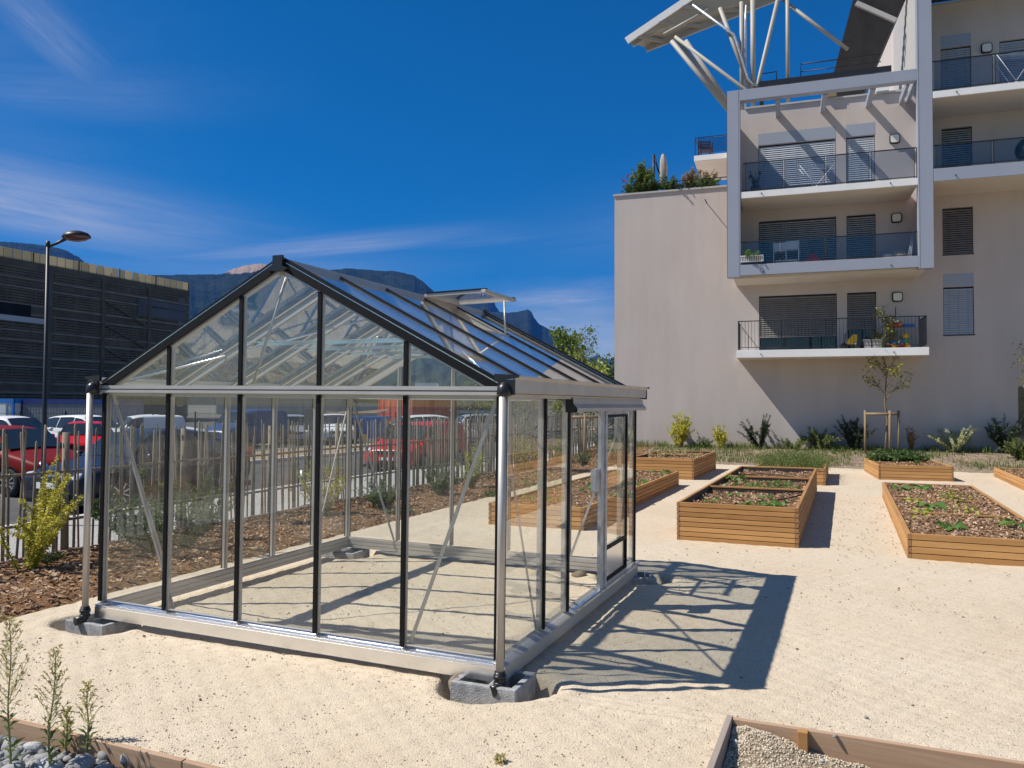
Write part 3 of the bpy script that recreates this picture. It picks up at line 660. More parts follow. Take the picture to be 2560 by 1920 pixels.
# ------------------------------------------------------------------ raised beds
def planter(uv_pt, wid, length, h, courses, label, soil_drop, dividers, skew=0.0, seed=1, chips=900):
    r_ = random.Random(seed)
    p = Vector((uv_pt[0], uv_pt[1], gz(*uv_pt)-.01))
    t = thing('raised_bed', p, YAW+skew, label, 'planter', 'timber raised beds')
    ch = h/courses; th = .045; e = .009
    def course(k, side):
        z0, z1 = k*ch, (k+1)*ch-e; j = lambda: r_.uniform(-.002, .002)
        return z0, z1, j
    fr, bk, lf, rt = MB(), MB(), MB(), MB(); po = [MB() for _ in range(4)]
    for k in range(courses):
        z0, z1, j = course(k, 0); a = .045
        fr.box(a+.001, wid-a-.001, j(), th, z0, z1); bk.box(a+.001, wid-a-.001, length-th, length+j(), z0, z1)
        b = 0
        for q_, x_ in enumerate((.002, wid-th+.002)): po[q_].box(x_, x_+th-.004, -.0025, -.0002, z0+.0015, z1-.0015); po[q_+2].box(x_, x_+th-.004, length+.0002, length+.0025, z0+.0015, z1-.0015)
        lf.box(j(), th, b+.001, length-b-.001, z0, z1); rt.box(wid-th, wid+j(), b+.001, length-b-.001, z0, z1)
    fr.build('short_side', 'wx', t, .003); bk.build('short_side', 'wx', t, .003)
    lf.build('long_side', 'wy', t, .003); rt.build('long_side', 'wy', t, .003)
    for q_ in po: q_.build('end_grain', 'wz', t)
    ln = MB().box(th, th+.006, th, length-th, .02, h-.03).box(wid-th-.006, wid-th, th, length-th, .02, h-.03).box(th, wid-th, th, th+.006, .02, h-.03).box(th, wid-th, length-th-.006, length-th, .02, h-.03)
    ln.build('liner', 'liner', t)
    for q in dividers:
        MB().box(th+.006, wid-th-.006, q*length-.015, q*length+.015, .02, h-.045).build('divider', 'liner', t)
        MB().box(th, wid-th, q*length-.022, q*length+.022, h-.045, h-.018).build('divider_cap', 'wx', t, .003)
    zs = h-soil_drop; n, m = 30, int(30*length/wid)
    xs = np.linspace(th, wid-th, n); ys = np.linspace(th, length-th, m); xx, yy = np.meshgrid(xs, ys)
    zz = zs + .02*np.sin(xx*9+seed)*np.sin(yy*7+seed*2) + .012*np.sin(xx*23+yy*19)
    i = np.arange(n*m).reshape(m, n); f = np.stack([i[:-1, :-1], i[:-1, 1:], i[1:, 1:], i[1:, :-1]], -1).reshape(-1, 4)
    so = npmesh('soil', np.stack([xx, yy, zz], -1).reshape(-1, 3), f, 'mulch', t, True)
    pos = np.stack([rng.uniform(th+.02, wid-th-.02, chips), rng.uniform(th+.02, length-th-.02, chips), np.zeros(chips)], 1)
    pos[:, 2] = zs + .015 + .02*np.sin(pos[:, 0]*9+seed)*np.sin(pos[:, 1]*7+seed*2) + rng.uniform(0, .018, chips)
    c = scatter('mulch_chips', CHIPV, BOXF, pos, np.stack([rng.uniform(.03, .085, chips), rng.uniform(.015, .035, chips), rng.uniform(.01, .02, chips)], 1), .45, 'chip', t)
    c['kind'] = 'stuff'
    t['soil_z'] = zs; return t, zs
PC, zC = planter((2.30, 11.02), 1.60, 7.3, .54, 8, 'tallest larch plank bed in the middle of the path, three mulched compartments', .12, (.36, .66), 0, 1, 2600)
PA, zA = planter((-.36, 12.39), 1.56, 7.3, .355, 5, 'low plank bed behind the greenhouse, seen partly through its glass', .06, (.55,), 0, 2, 2200)
PB, zB = planter((3.10, 20.55), 1.62, 3.7, .54, 7, 'short plank bed by the back edge of the path with straggly yellow stalks', .09, (.5,), 0, 3, 700)
PD, zD = planter((4.86, 9.72), 1.62, 7.15, .325, 4, 'low plank bed at the right, full of bark mulch with rhubarb leaves', .055, (.33, .60), 0, 4, 3400)
PE, zE = planter((9.38, 20.2), 1.72, 2.8, .40, 5, 'small plank bed in front of the staked tree with dense leafy greens at its back', .05, (.5,), .10, 5, 700)
PF, zF = planter((10.30, 14.95), 1.6, 6.8, .26, 3, 'plank bed cut off by the right edge of the picture', .05, (.5,), 0, 6, 1200)
PG, zG = planter((5.95, 19.25), 1.58, 3.4, .42, 5, 'plank bed overgrown with tall grassy weeds behind the tallest bed', .06, (), 0, 7, 300)

# ------------------------------------------------------------------ paling fence
fence = thing('paling_fence', site(-8.95, 0), YAW, 'rustic chestnut paling fence of uneven upright sticks between mulch bed and pavement', 'fence')
pl = MB(); y = .6; FL = 30.0
r_ = random.Random(5)
while y < FL:
    lean, lx = r_.gauss(0, .045), r_.gauss(0, .02); top = 1.58+r_.uniform(-.34, .05) if r_.random() < .22 else 1.55+r_.uniform(-.06, .06); w = r_.uniform(.012, .021)
    x = r_.choice((-.028, .028))
    pl.tube([(x, y, -.03), (x+lx*.5, y+lean*.5+r_.gauss(0, .006), top*.5), (x+lx, y+lean, top-.02), (x+lx, y+lean, top)], [w, w*.95, w*.85, w*.4], 6)
    y += r_.uniform(.05, .115)
o = pl.build('pales', 'pale', fence)
for z in (.42, 1.02): MB().tube([(0, .5+i, z+.008*math.sin(i*1.7)) for i in range(30)], .019, 6).build('rail', 'pale', fence)
for i in range(16): MB().tube([(.0, 1.2+1.9*i, -.1), (0, 1.2+1.9*i, 1.5)], .042, 8).build('fence_post', 'pale', fence)
MB().box(.06, .09, 0, FL, -.1, .05).build('base_board', 'woldy', fence)
# ------------------------------------------------------------------ apartment building (local x along the facade, -y outwards)
BO = Vector((4.0, 30.75, 0)); BY = R(-19.0)
BT = Vector((math.cos(BY), math.sin(BY), 0)); BN = Vector((math.sin(BY), -math.cos(BY), 0))
def bp(s, d, z): return BO + BT*s + BN*d + Vector((0, 0, z))
bl = thing('apartment_building', BO, BY, 'warm grey rendered apartment block with framed balconies and a steel roof canopy', 'building')
GROUND_Z, DEPTH = -.2, 12.0
def wall_with_holes(name, m, s0, s1, z0, z1, holes, reveal=.16):
    """front sheet at y=0 with openings and their reveals"""
    xs = sorted({s0, s1, *[h[0] for h in holes], *[h[1] for h in holes]}); zs = sorted({z0, z1, *[h[2] for h in holes], *[h[3] for h in holes]})
    mb = MB()
    for i in range(len(xs)-1):
        for j in range(len(zs)-1):
            cx, cz = (xs[i]+xs[i+1])/2, (zs[j]+zs[j+1])/2
            if any(h[0] < cx < h[1] and h[2] < cz < h[3] for h in holes): continue
            mb.add([(xs[i], 0, zs[j]), (xs[i+1], 0, zs[j]), (xs[i+1], 0, zs[j+1]), (xs[i], 0, zs[j+1])], [(0, 1, 2, 3)])
    for a, b, c, d in holes:
        mb.add([(a, 0, c), (b, 0, c), (b, 0, d), (a, 0, d), (a, reveal, c), (b, reveal, c), (b, reveal, d), (a, reveal, d)], [(0, 1, 5, 4), (1, 2, 6, 5), (2, 3, 7, 6), (3, 0, 4, 7)])
    return mb
S2, S3, SR = 4.42, 10.60, 19.5
wins = [(5.40, 8.06, 3.84, 5.92), (8.40, 9.35, 3.84, 5.92), (5.40, 8.06, 6.80, 8.69), (8.40, 9.35, 6.80, 8.69), (5.40, 8.06, 9.34, 11.52), (8.40, 9.35, 9.34, 11.52),
        (11.45, 12.38, 4.33, 5.98), (11.45, 12.38, 7.10, 8.71), (11.45, 12.38, 9.60, 11.48), (11.45, 12.38, 12.12, 14.29), (13.23, 16.0, 12.12, 14.30), (13.64, 15.2, .3, 2.58)]
low = wall_with_holes('wall', 'render', 0, S2, GROUND_Z, 10.08, [])
low.add([(0, 0, GROUND_Z), (0, DEPTH, GROUND_Z), (0, DEPTH, 10.08), (0, 0, 10.08)], [(0, 3, 2, 1)]).add([(0, 0, 10.0), (S2, 0, 10.0), (S2, DEPTH, 10.0), (0, DEPTH, 10.0)], [(0, 1, 2, 3)])
low.build('wall', 'render', bl)
mid = wall_with_holes('wall', 'render', S2, S3, GROUND_Z, 12.93, [h for h in wins if h[0] < S3])
mid.add([(S2, 0, 9.9), (S2, DEPTH, 9.9), (S2, DEPTH, 12.93), (S2, 0, 12.93)], [(0, 3, 2, 1)]).add([(S2, 0, 12.9), (S3, 0, 12.9), (S3, DEPTH, 12.9), (S2, DEPTH, 12.9)], [(0, 1, 2, 3)])
mid.build('wall', 'render', bl)
hi = wall_with_holes('wall', 'render', S3, SR, GROUND_Z, 15.8, [h for h in wins if h[0] > S3])
hi.add([(S3, 0, 12.8), (S3, DEPTH, 12.8), (S3, DEPTH, 19.5), (S3, 0, 19.5)], [(0, 3, 2, 1)]).add([(SR, 0, GROUND_Z), (SR, DEPTH, GROUND_Z), (SR, DEPTH, 15.8), (SR, 0, 15.8)], [(0, 1, 2, 3)])
hi.build('wall', 'render', bl)
MB().box(-.05, S2-.03, -.05, .35, 10.08, 10.15).box(-.05, .35, .352, DEPTH, 10.08, 10.15).build('coping', 'steelw', bl)
MB().box(S2+.5, 10.40, -.06, .3, 12.935, 13.0).build('coping', 'steelw', bl)
MB().box(10.95, SR, -.05, .3, 15.8, 15.88).build('coping', 'steelw', bl)
MB().box(-.02, SR, -.022, -.002, .0, .30).build('damp_course', 'dark', bl)
# windows with venetian blinds
def window(a, b, c, d, blind, drop, slat_m='slat', tilt=.6, lites=1, band=None):
    w = MB(); f = .055; y0, y1 = .10, .155
    for q in ((a, a+f, c, d), (b-f, b, c, d), (a+f, b-f, c, c+f), (a+f, b-f, d-f, d)): w.box(q[0]+.001, q[1]-.001, y0, y1, q[2], q[3])
    for k in range(1, lites): x = a+(b-a)*k/lites; w.box(x-.05, x+.05, y0, y1, c+f, d-f)
    w = w.build('window', 'dark', bl)
    MB().box(a+f, b-f, .125, .135, c+f, d-f).build('pane', 'dglass', w)
    if blind:
        s = MB(); z = d-.10; p = .075; sw = .041
        while z > d-drop*(d-c)+.02:
            s.add([(a+.02, .045-sw*math.cos(tilt), z-sw*math.sin(tilt)), (b-.02, .045-sw*math.cos(tilt), z-sw*math.sin(tilt)), (b-.02, .045+sw*math.cos(tilt), z+sw*math.sin(tilt)), (a+.02, .045+sw*math.cos(tilt), z+sw*math.sin(tilt))], [(0, 1, 2, 3)])
            o = len(s.v)-4; s.v += [(x, y+.002, zz-.003) for x, y, zz in s.v[o:o+4]]; s.f += [(o+7, o+6, o+5, o+4), (o, o+4, o+5, o+1), (o+2, o+6, o+7, o+3)]; s.sm += [False]*3
            z -= p
        s.box(a+.015, b-.015, .01, .08, z-.01, z+.02)
        bb = s.build('blind', slat_m, w)
        MB().box(a+.18, a+.184, .004, .007, z, d-.02).box(b-.184, b-.18, .004, .007, z, d-.02).box((a+b)/2-.002, (a+b)/2+.002, .004, .007, z, d-.02).build('blind_cords', 'dark', bb)
    if band: MB().box(a, b, -.006, .004, d+.012, d+band).build('blind_housing', 'frame', w)
window(5.40, 8.06, 3.84, 5.92, 1, .72, 'slatd', .85, 3); window(8.40, 9.35, 3.84, 5.92, 1, .60, 'slatd', .85)
window(5.40, 8.06, 6.80, 8.69, 1, .98, 'slat', .75, 3); window(8.40, 9.35, 6.80, 8.69, 1, .98, 'slat', .75)
window(5.40, 8.06, 9.34, 11.52, 1, .98, 'slat', 1.12, 3, .44); window(8.40, 9.35, 9.34, 11.52, 1, .98, 'slat', 1.12, 1, .44)
window(11.45, 12.38, 4.33, 5.98, 1, 1.0, 'slat', 1.0, 1, .45); window(11.45, 12.38, 7.10, 8.71, 1, 1.0, 'slatd', .8)
window(11.45, 12.38, 9.60, 11.48, 1, 1.0, 'slat', .8); window(11.45, 12.38, 12.12, 14.29, 1, 1.0, 'slat', 1.12, 1, .42); window(13.23, 16.0, 12.12, 14.30, 1, 1.0, 'slat', 1.12, 3)
for c0, c1 in ((4.33, 5.98), (7.10, 8.71)): MB().box(11.43, 12.40, -.03, .15, c0-.03, c0-.001).build('window_sill', 'dark', bl)
dw = MB().box(13.66, 15.18, .10, .15, .3, 2.56).build('entrance_door', 'dglass', bl)
MB().box(13.68, 13.73, .06, .10, 1.0, 1.3).build('door_handle', 'galv', dw)
# brown inner sides of the framed balconies, box frame
D2 = 2.0
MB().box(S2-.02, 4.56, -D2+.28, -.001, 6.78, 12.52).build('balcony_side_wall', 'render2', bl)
MB().box(10.66, 10.84, -D2+.28, -.001, 6.78, 9.11).build('balcony_side_wall', 'rust', bl)
MB().box(10.66, 10.84, -D2+.28, -.001, 9.11, 12.52).build('balcony_side_wall', 'frame', bl)
MB().box(4.40, 4.85, -D2, -D2+.28, 6.35, 12.92).box(10.41, 10.86, -D2, -D2+.28, 6.35, 18.6).box(4.85, 10.41, -D2, -D2+.30, 12.54, 12.92).box(4.85, 10.41, -D2, -D2+.16, 6.40, 6.77).build('balcony_frame', 'frame', bl, .008)
MB().box(4.397, 4.403, -D2-.004, -D2+.2, 6.36, 12.91).box(4.80, 4.806, -D2-.003, -D2, 6.36, 12.9).box(10.455, 10.461, -D2-.003, -D2, 6.36, 18.5).build('frame_joints', 'dark', bl)
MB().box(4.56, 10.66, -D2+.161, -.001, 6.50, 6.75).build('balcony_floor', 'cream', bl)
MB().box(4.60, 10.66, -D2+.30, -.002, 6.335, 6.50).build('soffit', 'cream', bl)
# corrugated flank of the upper right block
c_ = MB(); n = 56
pts = [(10.44 if i % 2 else 10.47, -D2+.30+i*.10) for i in range(n)]
for (x0, y0), (x1, y1) in zip(pts, pts[1:]): c_.add([(x0, y0, 12.93), (x1, y1, 12.93), (x1, y1, 18.6), (x0, y0, 18.6)], [(0, 3, 2, 1)])
c_.add([(10.45, -D2+.3, 18.6), (10.45, 3.8, 18.6), (10.70, 3.8, 18.6), (10.70, -D2+.3, 18.6)], [(0, 1, 2, 3)])
c_.build('corrugated_cladding', 'steelw', bl)
# balcony slabs: (s0,s1,depth,z0,z1)
def slab(s0, s1, d, z0, z1, m='white'):
    o = MB().box(s0, s1, -d, -.001, z0, z1).build('balcony_slab', m, bl, .006)
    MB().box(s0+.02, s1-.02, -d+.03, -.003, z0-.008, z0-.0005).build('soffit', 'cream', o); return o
slab(4.68, 10.75, 1.6, 3.56, 3.82); slab(4.86, 10.41, D2-.02, 9.10, 9.32); slab(10.87, SR, D2, 9.16, 9.57, 'frame'); slab(10.87, SR, D2, 11.88, 12.10)
for s0, z0, dd in ((5.5, 3.68, 1.6), (9.7, 3.68, 1.6), (5.6, 6.5, D2), (9.6, 6.5, D2), (5.55, 9.22, D2-.02), (9.6, 9.22, D2-.02), (11.5, 9.3, D2), (11.55, 12.0, D2)):
    MB().tube([(s0, -dd+.02, z0), (s0, -dd-.10, z0-.01)], .018, 8).build('water_spout', 'dark', bl)
MB().tube([(3.52, .02, 9.55), (3.52, -.55, 9.53)], .02, 8).build('water_spout', 'dark', bl)
# sunshade beams across the top of the frame
for s in (6.02, 7.55, 9.05): MB().box(s, s+.16, -D2+.30, -.001, 12.50, 12.72).build('pergola_beam', 'frame', bl)
for s in (10.18, 10.40): MB().box(s-.04, s+.06, -D2+.30, -.001, 12.50, 12.72).build('pergola_beam', 'frame', bl)
# railings
def glass_rail(s0, s1, d, z0, z1, posts, end=None):
    r = MB().beam((s0, -d, z1), (s1, -d, z1), .035, .035)
    for s in posts: r.beam((s-.035, -d, z0), (s-.035, -d, z1), .02, .03, (0, 1, 0)).beam((s+.035, -d, z0), (s+.035, -d, z1), .02, .03, (0, 1, 0))
    r.beam((s0, -d, z0+.07), (s1, -d, z0+.07), .025, .025)
    r = r.build('glass_railing', 'dark', bl)
    ps = [s0, *posts, s1]
    for a, b in zip(ps, ps[1:]):
        if b-a > .3: MB().box(a+.05, b-.05, -d-.006, -d+.006, z0+.085, z1-.02).build('railing_pane', 'rail_glass', r)
glass_rail(4.95, 10.38, D2-.12, 9.32, 10.35, (4.97, 6.28, 7.63, 9.0, 10.36))
glass_rail(4.86, 10.40, D2-.10, 6.75, 7.57, (6.15, 7.6, 9.1))
glass_rail(10.88, SR, D2-.06, 9.57, 10.34, (12.55, 15.0, 17.5))
glass_rail(10.88, SR, D2-.06, 12.10, 13.10, (12.62, 15.2, 17.6))
rb = MB().beam((4.74, -1.54, 4.85), (10.69, -1.54, 4.85), .04, .03).beam((4.74, -1.54, 3.92), (10.69, -1.54, 3.92), .03, .02)
rb.beam((4.74, -1.54, 4.85), (4.74, -.02, 4.85), .03, .03).beam((10.69, -1.54, 4.85), (10.69, -.02, 4.85), .03, .03).beam((4.74, -1.54, 3.92), (4.74, -.02, 3.92), .03, .02).beam((10.69, -1.54, 3.92), (10.69, -.02, 3.92), .03, .02)
for i in range(55): s = 4.75+i*.11; rb.beam((s, -1.54, 3.84 if i % 13 == 0 else 3.92), (s, -1.54, 4.85), .045 if i % 13 == 0 else .012, .012, (0, 1, 0))
for i in range(1, 14):
    for s in (4.74, 10.69): rb.beam((s, -1.54+i*.11, 3.92), (s, -1.54+i*.11, 4.85), .012, .012, (0, 1, 0))
rb.build('bar_railing', 'dark', bl)
MB().tube([(.25, .2, 10.52), (S2, .2, 10.52)], .018, 6).tube([(.25, .2, 10.12), (.25, .2, 10.52)], .014, 6).tube([(3.2, .2, 10.12), (3.2, .2, 10.52)], .014, 6).build('terrace_rail', 'dark', bl)
# wall lamps
def rbox(mb, cx, cz, w, h, r, y0, y1):
    pts = []
    for qx, qz, a0 in ((1, 1, 0), (-1, 1, 90), (-1, -1, 180), (1, -1, 270)):
        for k in range(5): a = R(a0+k*22.5); pts.append((cx+qx*(w/2-r)+r*math.cos(a), y0, cz+qz*(h/2-r)+r*math.sin(a)))
    return mb.prism(pts, (0, y1-y0, 0))
for s, z in ((10.02, 5.70), (10.01, 8.48), (9.98, 11.28), (12.84, 14.09)):
    o = rbox(MB(), s, z, .34, .34, .08, -.07, -.001).build('wall_lamp', 'dark', bl)
    rbox(MB(), s, z, .27, .27, .06, -.105, -.072).build('lamp_cover', 'lampw', o)
# small balcony and upper storey behind the left terrace
sb = MB().box(2.75, S2, 3.0, 6.2, 12.10, 12.32).build('balcony_slab', 'white', bl, .006)
MB().box(2.77, S2-.002, 3.02, 6.18, 12.085, 12.0995).build('soffit', 'cream', sb)
r = MB().beam((2.79, 3.05, 13.08), (S2, 3.05, 13.08), .03, .03).beam((2.79, 3.05, 13.08), (2.79, 6.1, 13.08), .03, .03)
for q in ((2.79, 3.05), (2.92, 3.05), (2.79, 4.6)): r.beam((q[0], q[1], 12.32), (q[0], q[1], 13.08), .03, .03, (0, 1, 0))
r = r.build('glass_railing', 'dark', bl)
MB().box(2.95, S2, 3.045, 3.055, 12.40, 13.05).build('railing_pane', 'rail_glass', r)
# roof edge, low roof rail
MB().box(5.45, 9.9, -.02, .12, 13.72, 13.92).box(5.45, 5.6, -.02, .12, 13.0, 13.72).box(9.2, 9.35, -.02, .12, 13.0, 13.72).build('roof_edge_gutter', 'dark', bl)
def tubes(name, segs, m='canopy', n=10):
    for pts, rr in segs: MB().tube(pts, rr, n).build(name, m, bl)
tubes('roof_rail', [([(5.5, .3, 13.92), (5.5, .3, 14.32), (6.05, .3, 14.34), (6.05, .3, 13.92)], .022), ([(6.9, .3, 13.95), (6.9, .3, 14.5), (9.6, .3, 14.5)], .022), ([(6.9, .3, 14.22), (9.6, .3, 14.22)], .018)], 'dark')
# steel canopy
def bpix(px, py, z):
    """photo pixel at a height, in building coordinates"""
    p = pix(px, py, z) - BO; return Vector((p.dot(BT), -p.dot(BN), z))
c0 = bpix(1566, 104, 16.2); c1 = bpix(1614, 119, 16.2); d0 = bpix(1720, 0, 17.5); d1 = bpix(1918, 0, 17.5)
e0 = d0 + (d0-c0)*.55; e1 = d1 + (d1-c1)*.40
can = MB(); lo = [c0, c1, d1, d0]
can.prism([c0, c1, e1, e0], (0, 0, .07)); can = can.build('roof_canopy', 'canopy', bl)
ed = (e0-c0).normalized(); side = (c1-c0).normalized()
MB().beam(c0+Vector((0, 0, .03)), e0+Vector((0, 0, .03)), .08, .26).build('canopy_fascia', 'white', can)
MB().beam(c1+Vector((0, 0, -.03)), e1+Vector((0, 0, -.03)), .10, .30).beam(c0+side*.3-Vector((0, 0, .07)), e0+side*.5-Vector((0, 0, .07)), .10, .16).build('canopy_beam', 'canopy', can)
for q in (.12, .35, .58, .82): 
    a, b = c0.lerp(e0, q), c1.lerp(e1, q); MB().beam(a-Vector((0, 0, .08)), b-Vector((0, 0, .08)), .09, .14).build('canopy_beam', 'canopy', can)
ty = .15
T_ = [([(2.2, ty, 16.0), (4.35, ty, 13.0)], .085), ([(2.3, ty+.55, 16.35), (4.42, ty+.55, 13.2)], .085), ([(2.33, ty, 16.15), (4.93, ty, 13.75), (5.1, ty, 13.6)], .065), ([(4.02, ty, 17.0), (5.14, ty, 13.7)], .075),
      ([(5.22, ty, 17.6), (5.22, ty, 12.95)], .095), ([(6.35, ty, 18.0), (5.34, ty, 13.7), (5.26, ty, 13.4)], .075), ([(6.45, ty, 18.2), (6.45, ty, 12.95)], .075), ([(6.3, ty+.1, 16.97), (8.5, ty+.1, 14.8)], .065), ([(4.80, ty+.2, 17.2), (4.80, ty+.2, 12.95)], .075)]
tubes('truss_tube', T_)
tubes('truss_tube', [([(2.5, 2.2, 16.9), (4.9, 3.2, 13.2)], .08), ([(1.9, ty, 16.3), (3.6, ty, 17.0)], .06)])
tubes('rain_pipe', [([(3.02, ty-.14, 17.22), (4.53, ty-.14, 15.84), (4.62, ty-.14, 15.6), (5.04, ty-.14, 14.1), (5.2, ty-.14, 13.85), (5.4, ty-.14, 13.8)], .05), ([(4.98, ty+.1, 17.0), (4.95, ty+.1, 16.4), (4.93, ty+.1, 13.0)], .045)], 'galv')
# leaning dark screen wall on the roof
P0, P1, P2, P3 = Vector((8.17, 1.9, 14.85)), Vector((9.52, 1.9, 14.55)), Vector((10.2, .5, 16.0)), Vector((8.72, .5, 16.75))
u1, u2 = (P3-P0), (P2-P1)
MB().prism([P0-u1*.75, P1-u2*.75, P2+u2*.9, P3+u1*.9], (.1, .25, .12)).build('roof_screen', mat('dark screen panel', (.075, .07, .07), .8, 0, .15, 3), bl)
MB().beam((8.8, .35, 16.5), (10.1, .35, 15.65), .12, .16).build('truss_tube', 'steelw', bl)
for s in (11.9, 13.9): MB().beam((s, -.3, 15.95), (s+.5, -2.0, 16.8), .14, .18).build('pergola_beam', 'dark', bl)
MB().box(10.87, SR, -D2, -.06, 15.9, 16.15).build('roof_overhang', 'dark', bl)
# ------------------------------------------------------------------ vehicles
def paint(name, c, rough=.30, metal=.0):
    return mat(name, c, rough, metal, .03, 2, spec=.28, coat=.0)
PAINT = dict(darkred=mat('dark red car paint', (.17, .010, .008), .5, 0, .03, 2, spec=.12), black=paint('midnight blue car paint', (.012, .016, .035)), red=paint('red car paint', (.50, .012, .012)),
             white=paint('white car paint', (.72, .72, .71)), silver=paint('silver car paint', (.42, .42, .42), .3, .4), blue=paint('blue van paint', (.025, .06, .17)), cream=paint('off white truck paint', (.62, .60, .56)))
# stations: t, z_low, z_belt, z_roof, w_belt factor, w_roof factor
STY = dict(
  saloon=dict(L=4.4, Wd=1.78, H=1.47, st=[(0, .30, .58, .58, .80, .80), (.025, .22, .68, .68, .93, .93), (.10, .18, .76, .76, .97, .97), (.25, .18, .88, .90, .98, .90), (.27, .18, .90, .93, .98, .84), (.40, .18, .92, 1.40, .97, .70), (.52, .18, .93, 1.47, .97, .69), (.70, .18, .95, 1.43, .97, .68), (.80, .18, .97, 1.22, .97, .72), (.88, .20, .98, 1.01, .97, .86), (.97, .25, .95, .95, .93, .93), (1, .35, .75, .75, .86, .86)], win=(.30, .83), ws=(.27, .40), rw=(.72, .86), wh=(.19, .79), wr=.32),
  hatch=dict(L=4.0, Wd=1.75, H=1.52, st=[(0, .30, .60, .60, .82, .82), (.03, .20, .74, .74, .94, .94), (.12, .18, .84, .84, .98, .98), (.22, .18, .93, .96, .99, .90), (.25, .18, .95, 1.0, .99, .84), (.38, .18, .97, 1.44, .98, .72), (.52, .18, .98, 1.52, .98, .71), (.78, .18, 1.0, 1.49, .98, .70), (.90, .20, 1.02, 1.40, .97, .70), (.97, .25, 1.0, 1.06, .95, .84), (1, .35, .9, .9, .88, .88)], win=(.28, .90), ws=(.25, .38), rw=(.90, .97), wh=(.20, .80), wr=.31),
  van=dict(L=4.5, Wd=1.82, H=1.82, st=[(0, .32, .70, .70, .84, .84), (.03, .22, .86, .86, .95, .95), (.12, .2, .98, .98, .98, .98), (.20, .2, 1.05, 1.08, .99, .92), (.23, .2, 1.06, 1.14, .99, .86), (.34, .2, 1.08, 1.72, .99, .82), (.46, .2, 1.08, 1.82, .99, .82), (.90, .2, 1.08, 1.82, .99, .82), (.97, .25, 1.08, 1.78, .98, .82), (1, .3, 1.05, 1.2, .94, .86)], win=(.26, .47), ws=(.23, .34), rw=(.97, .995), wh=(.18, .80), wr=.33))
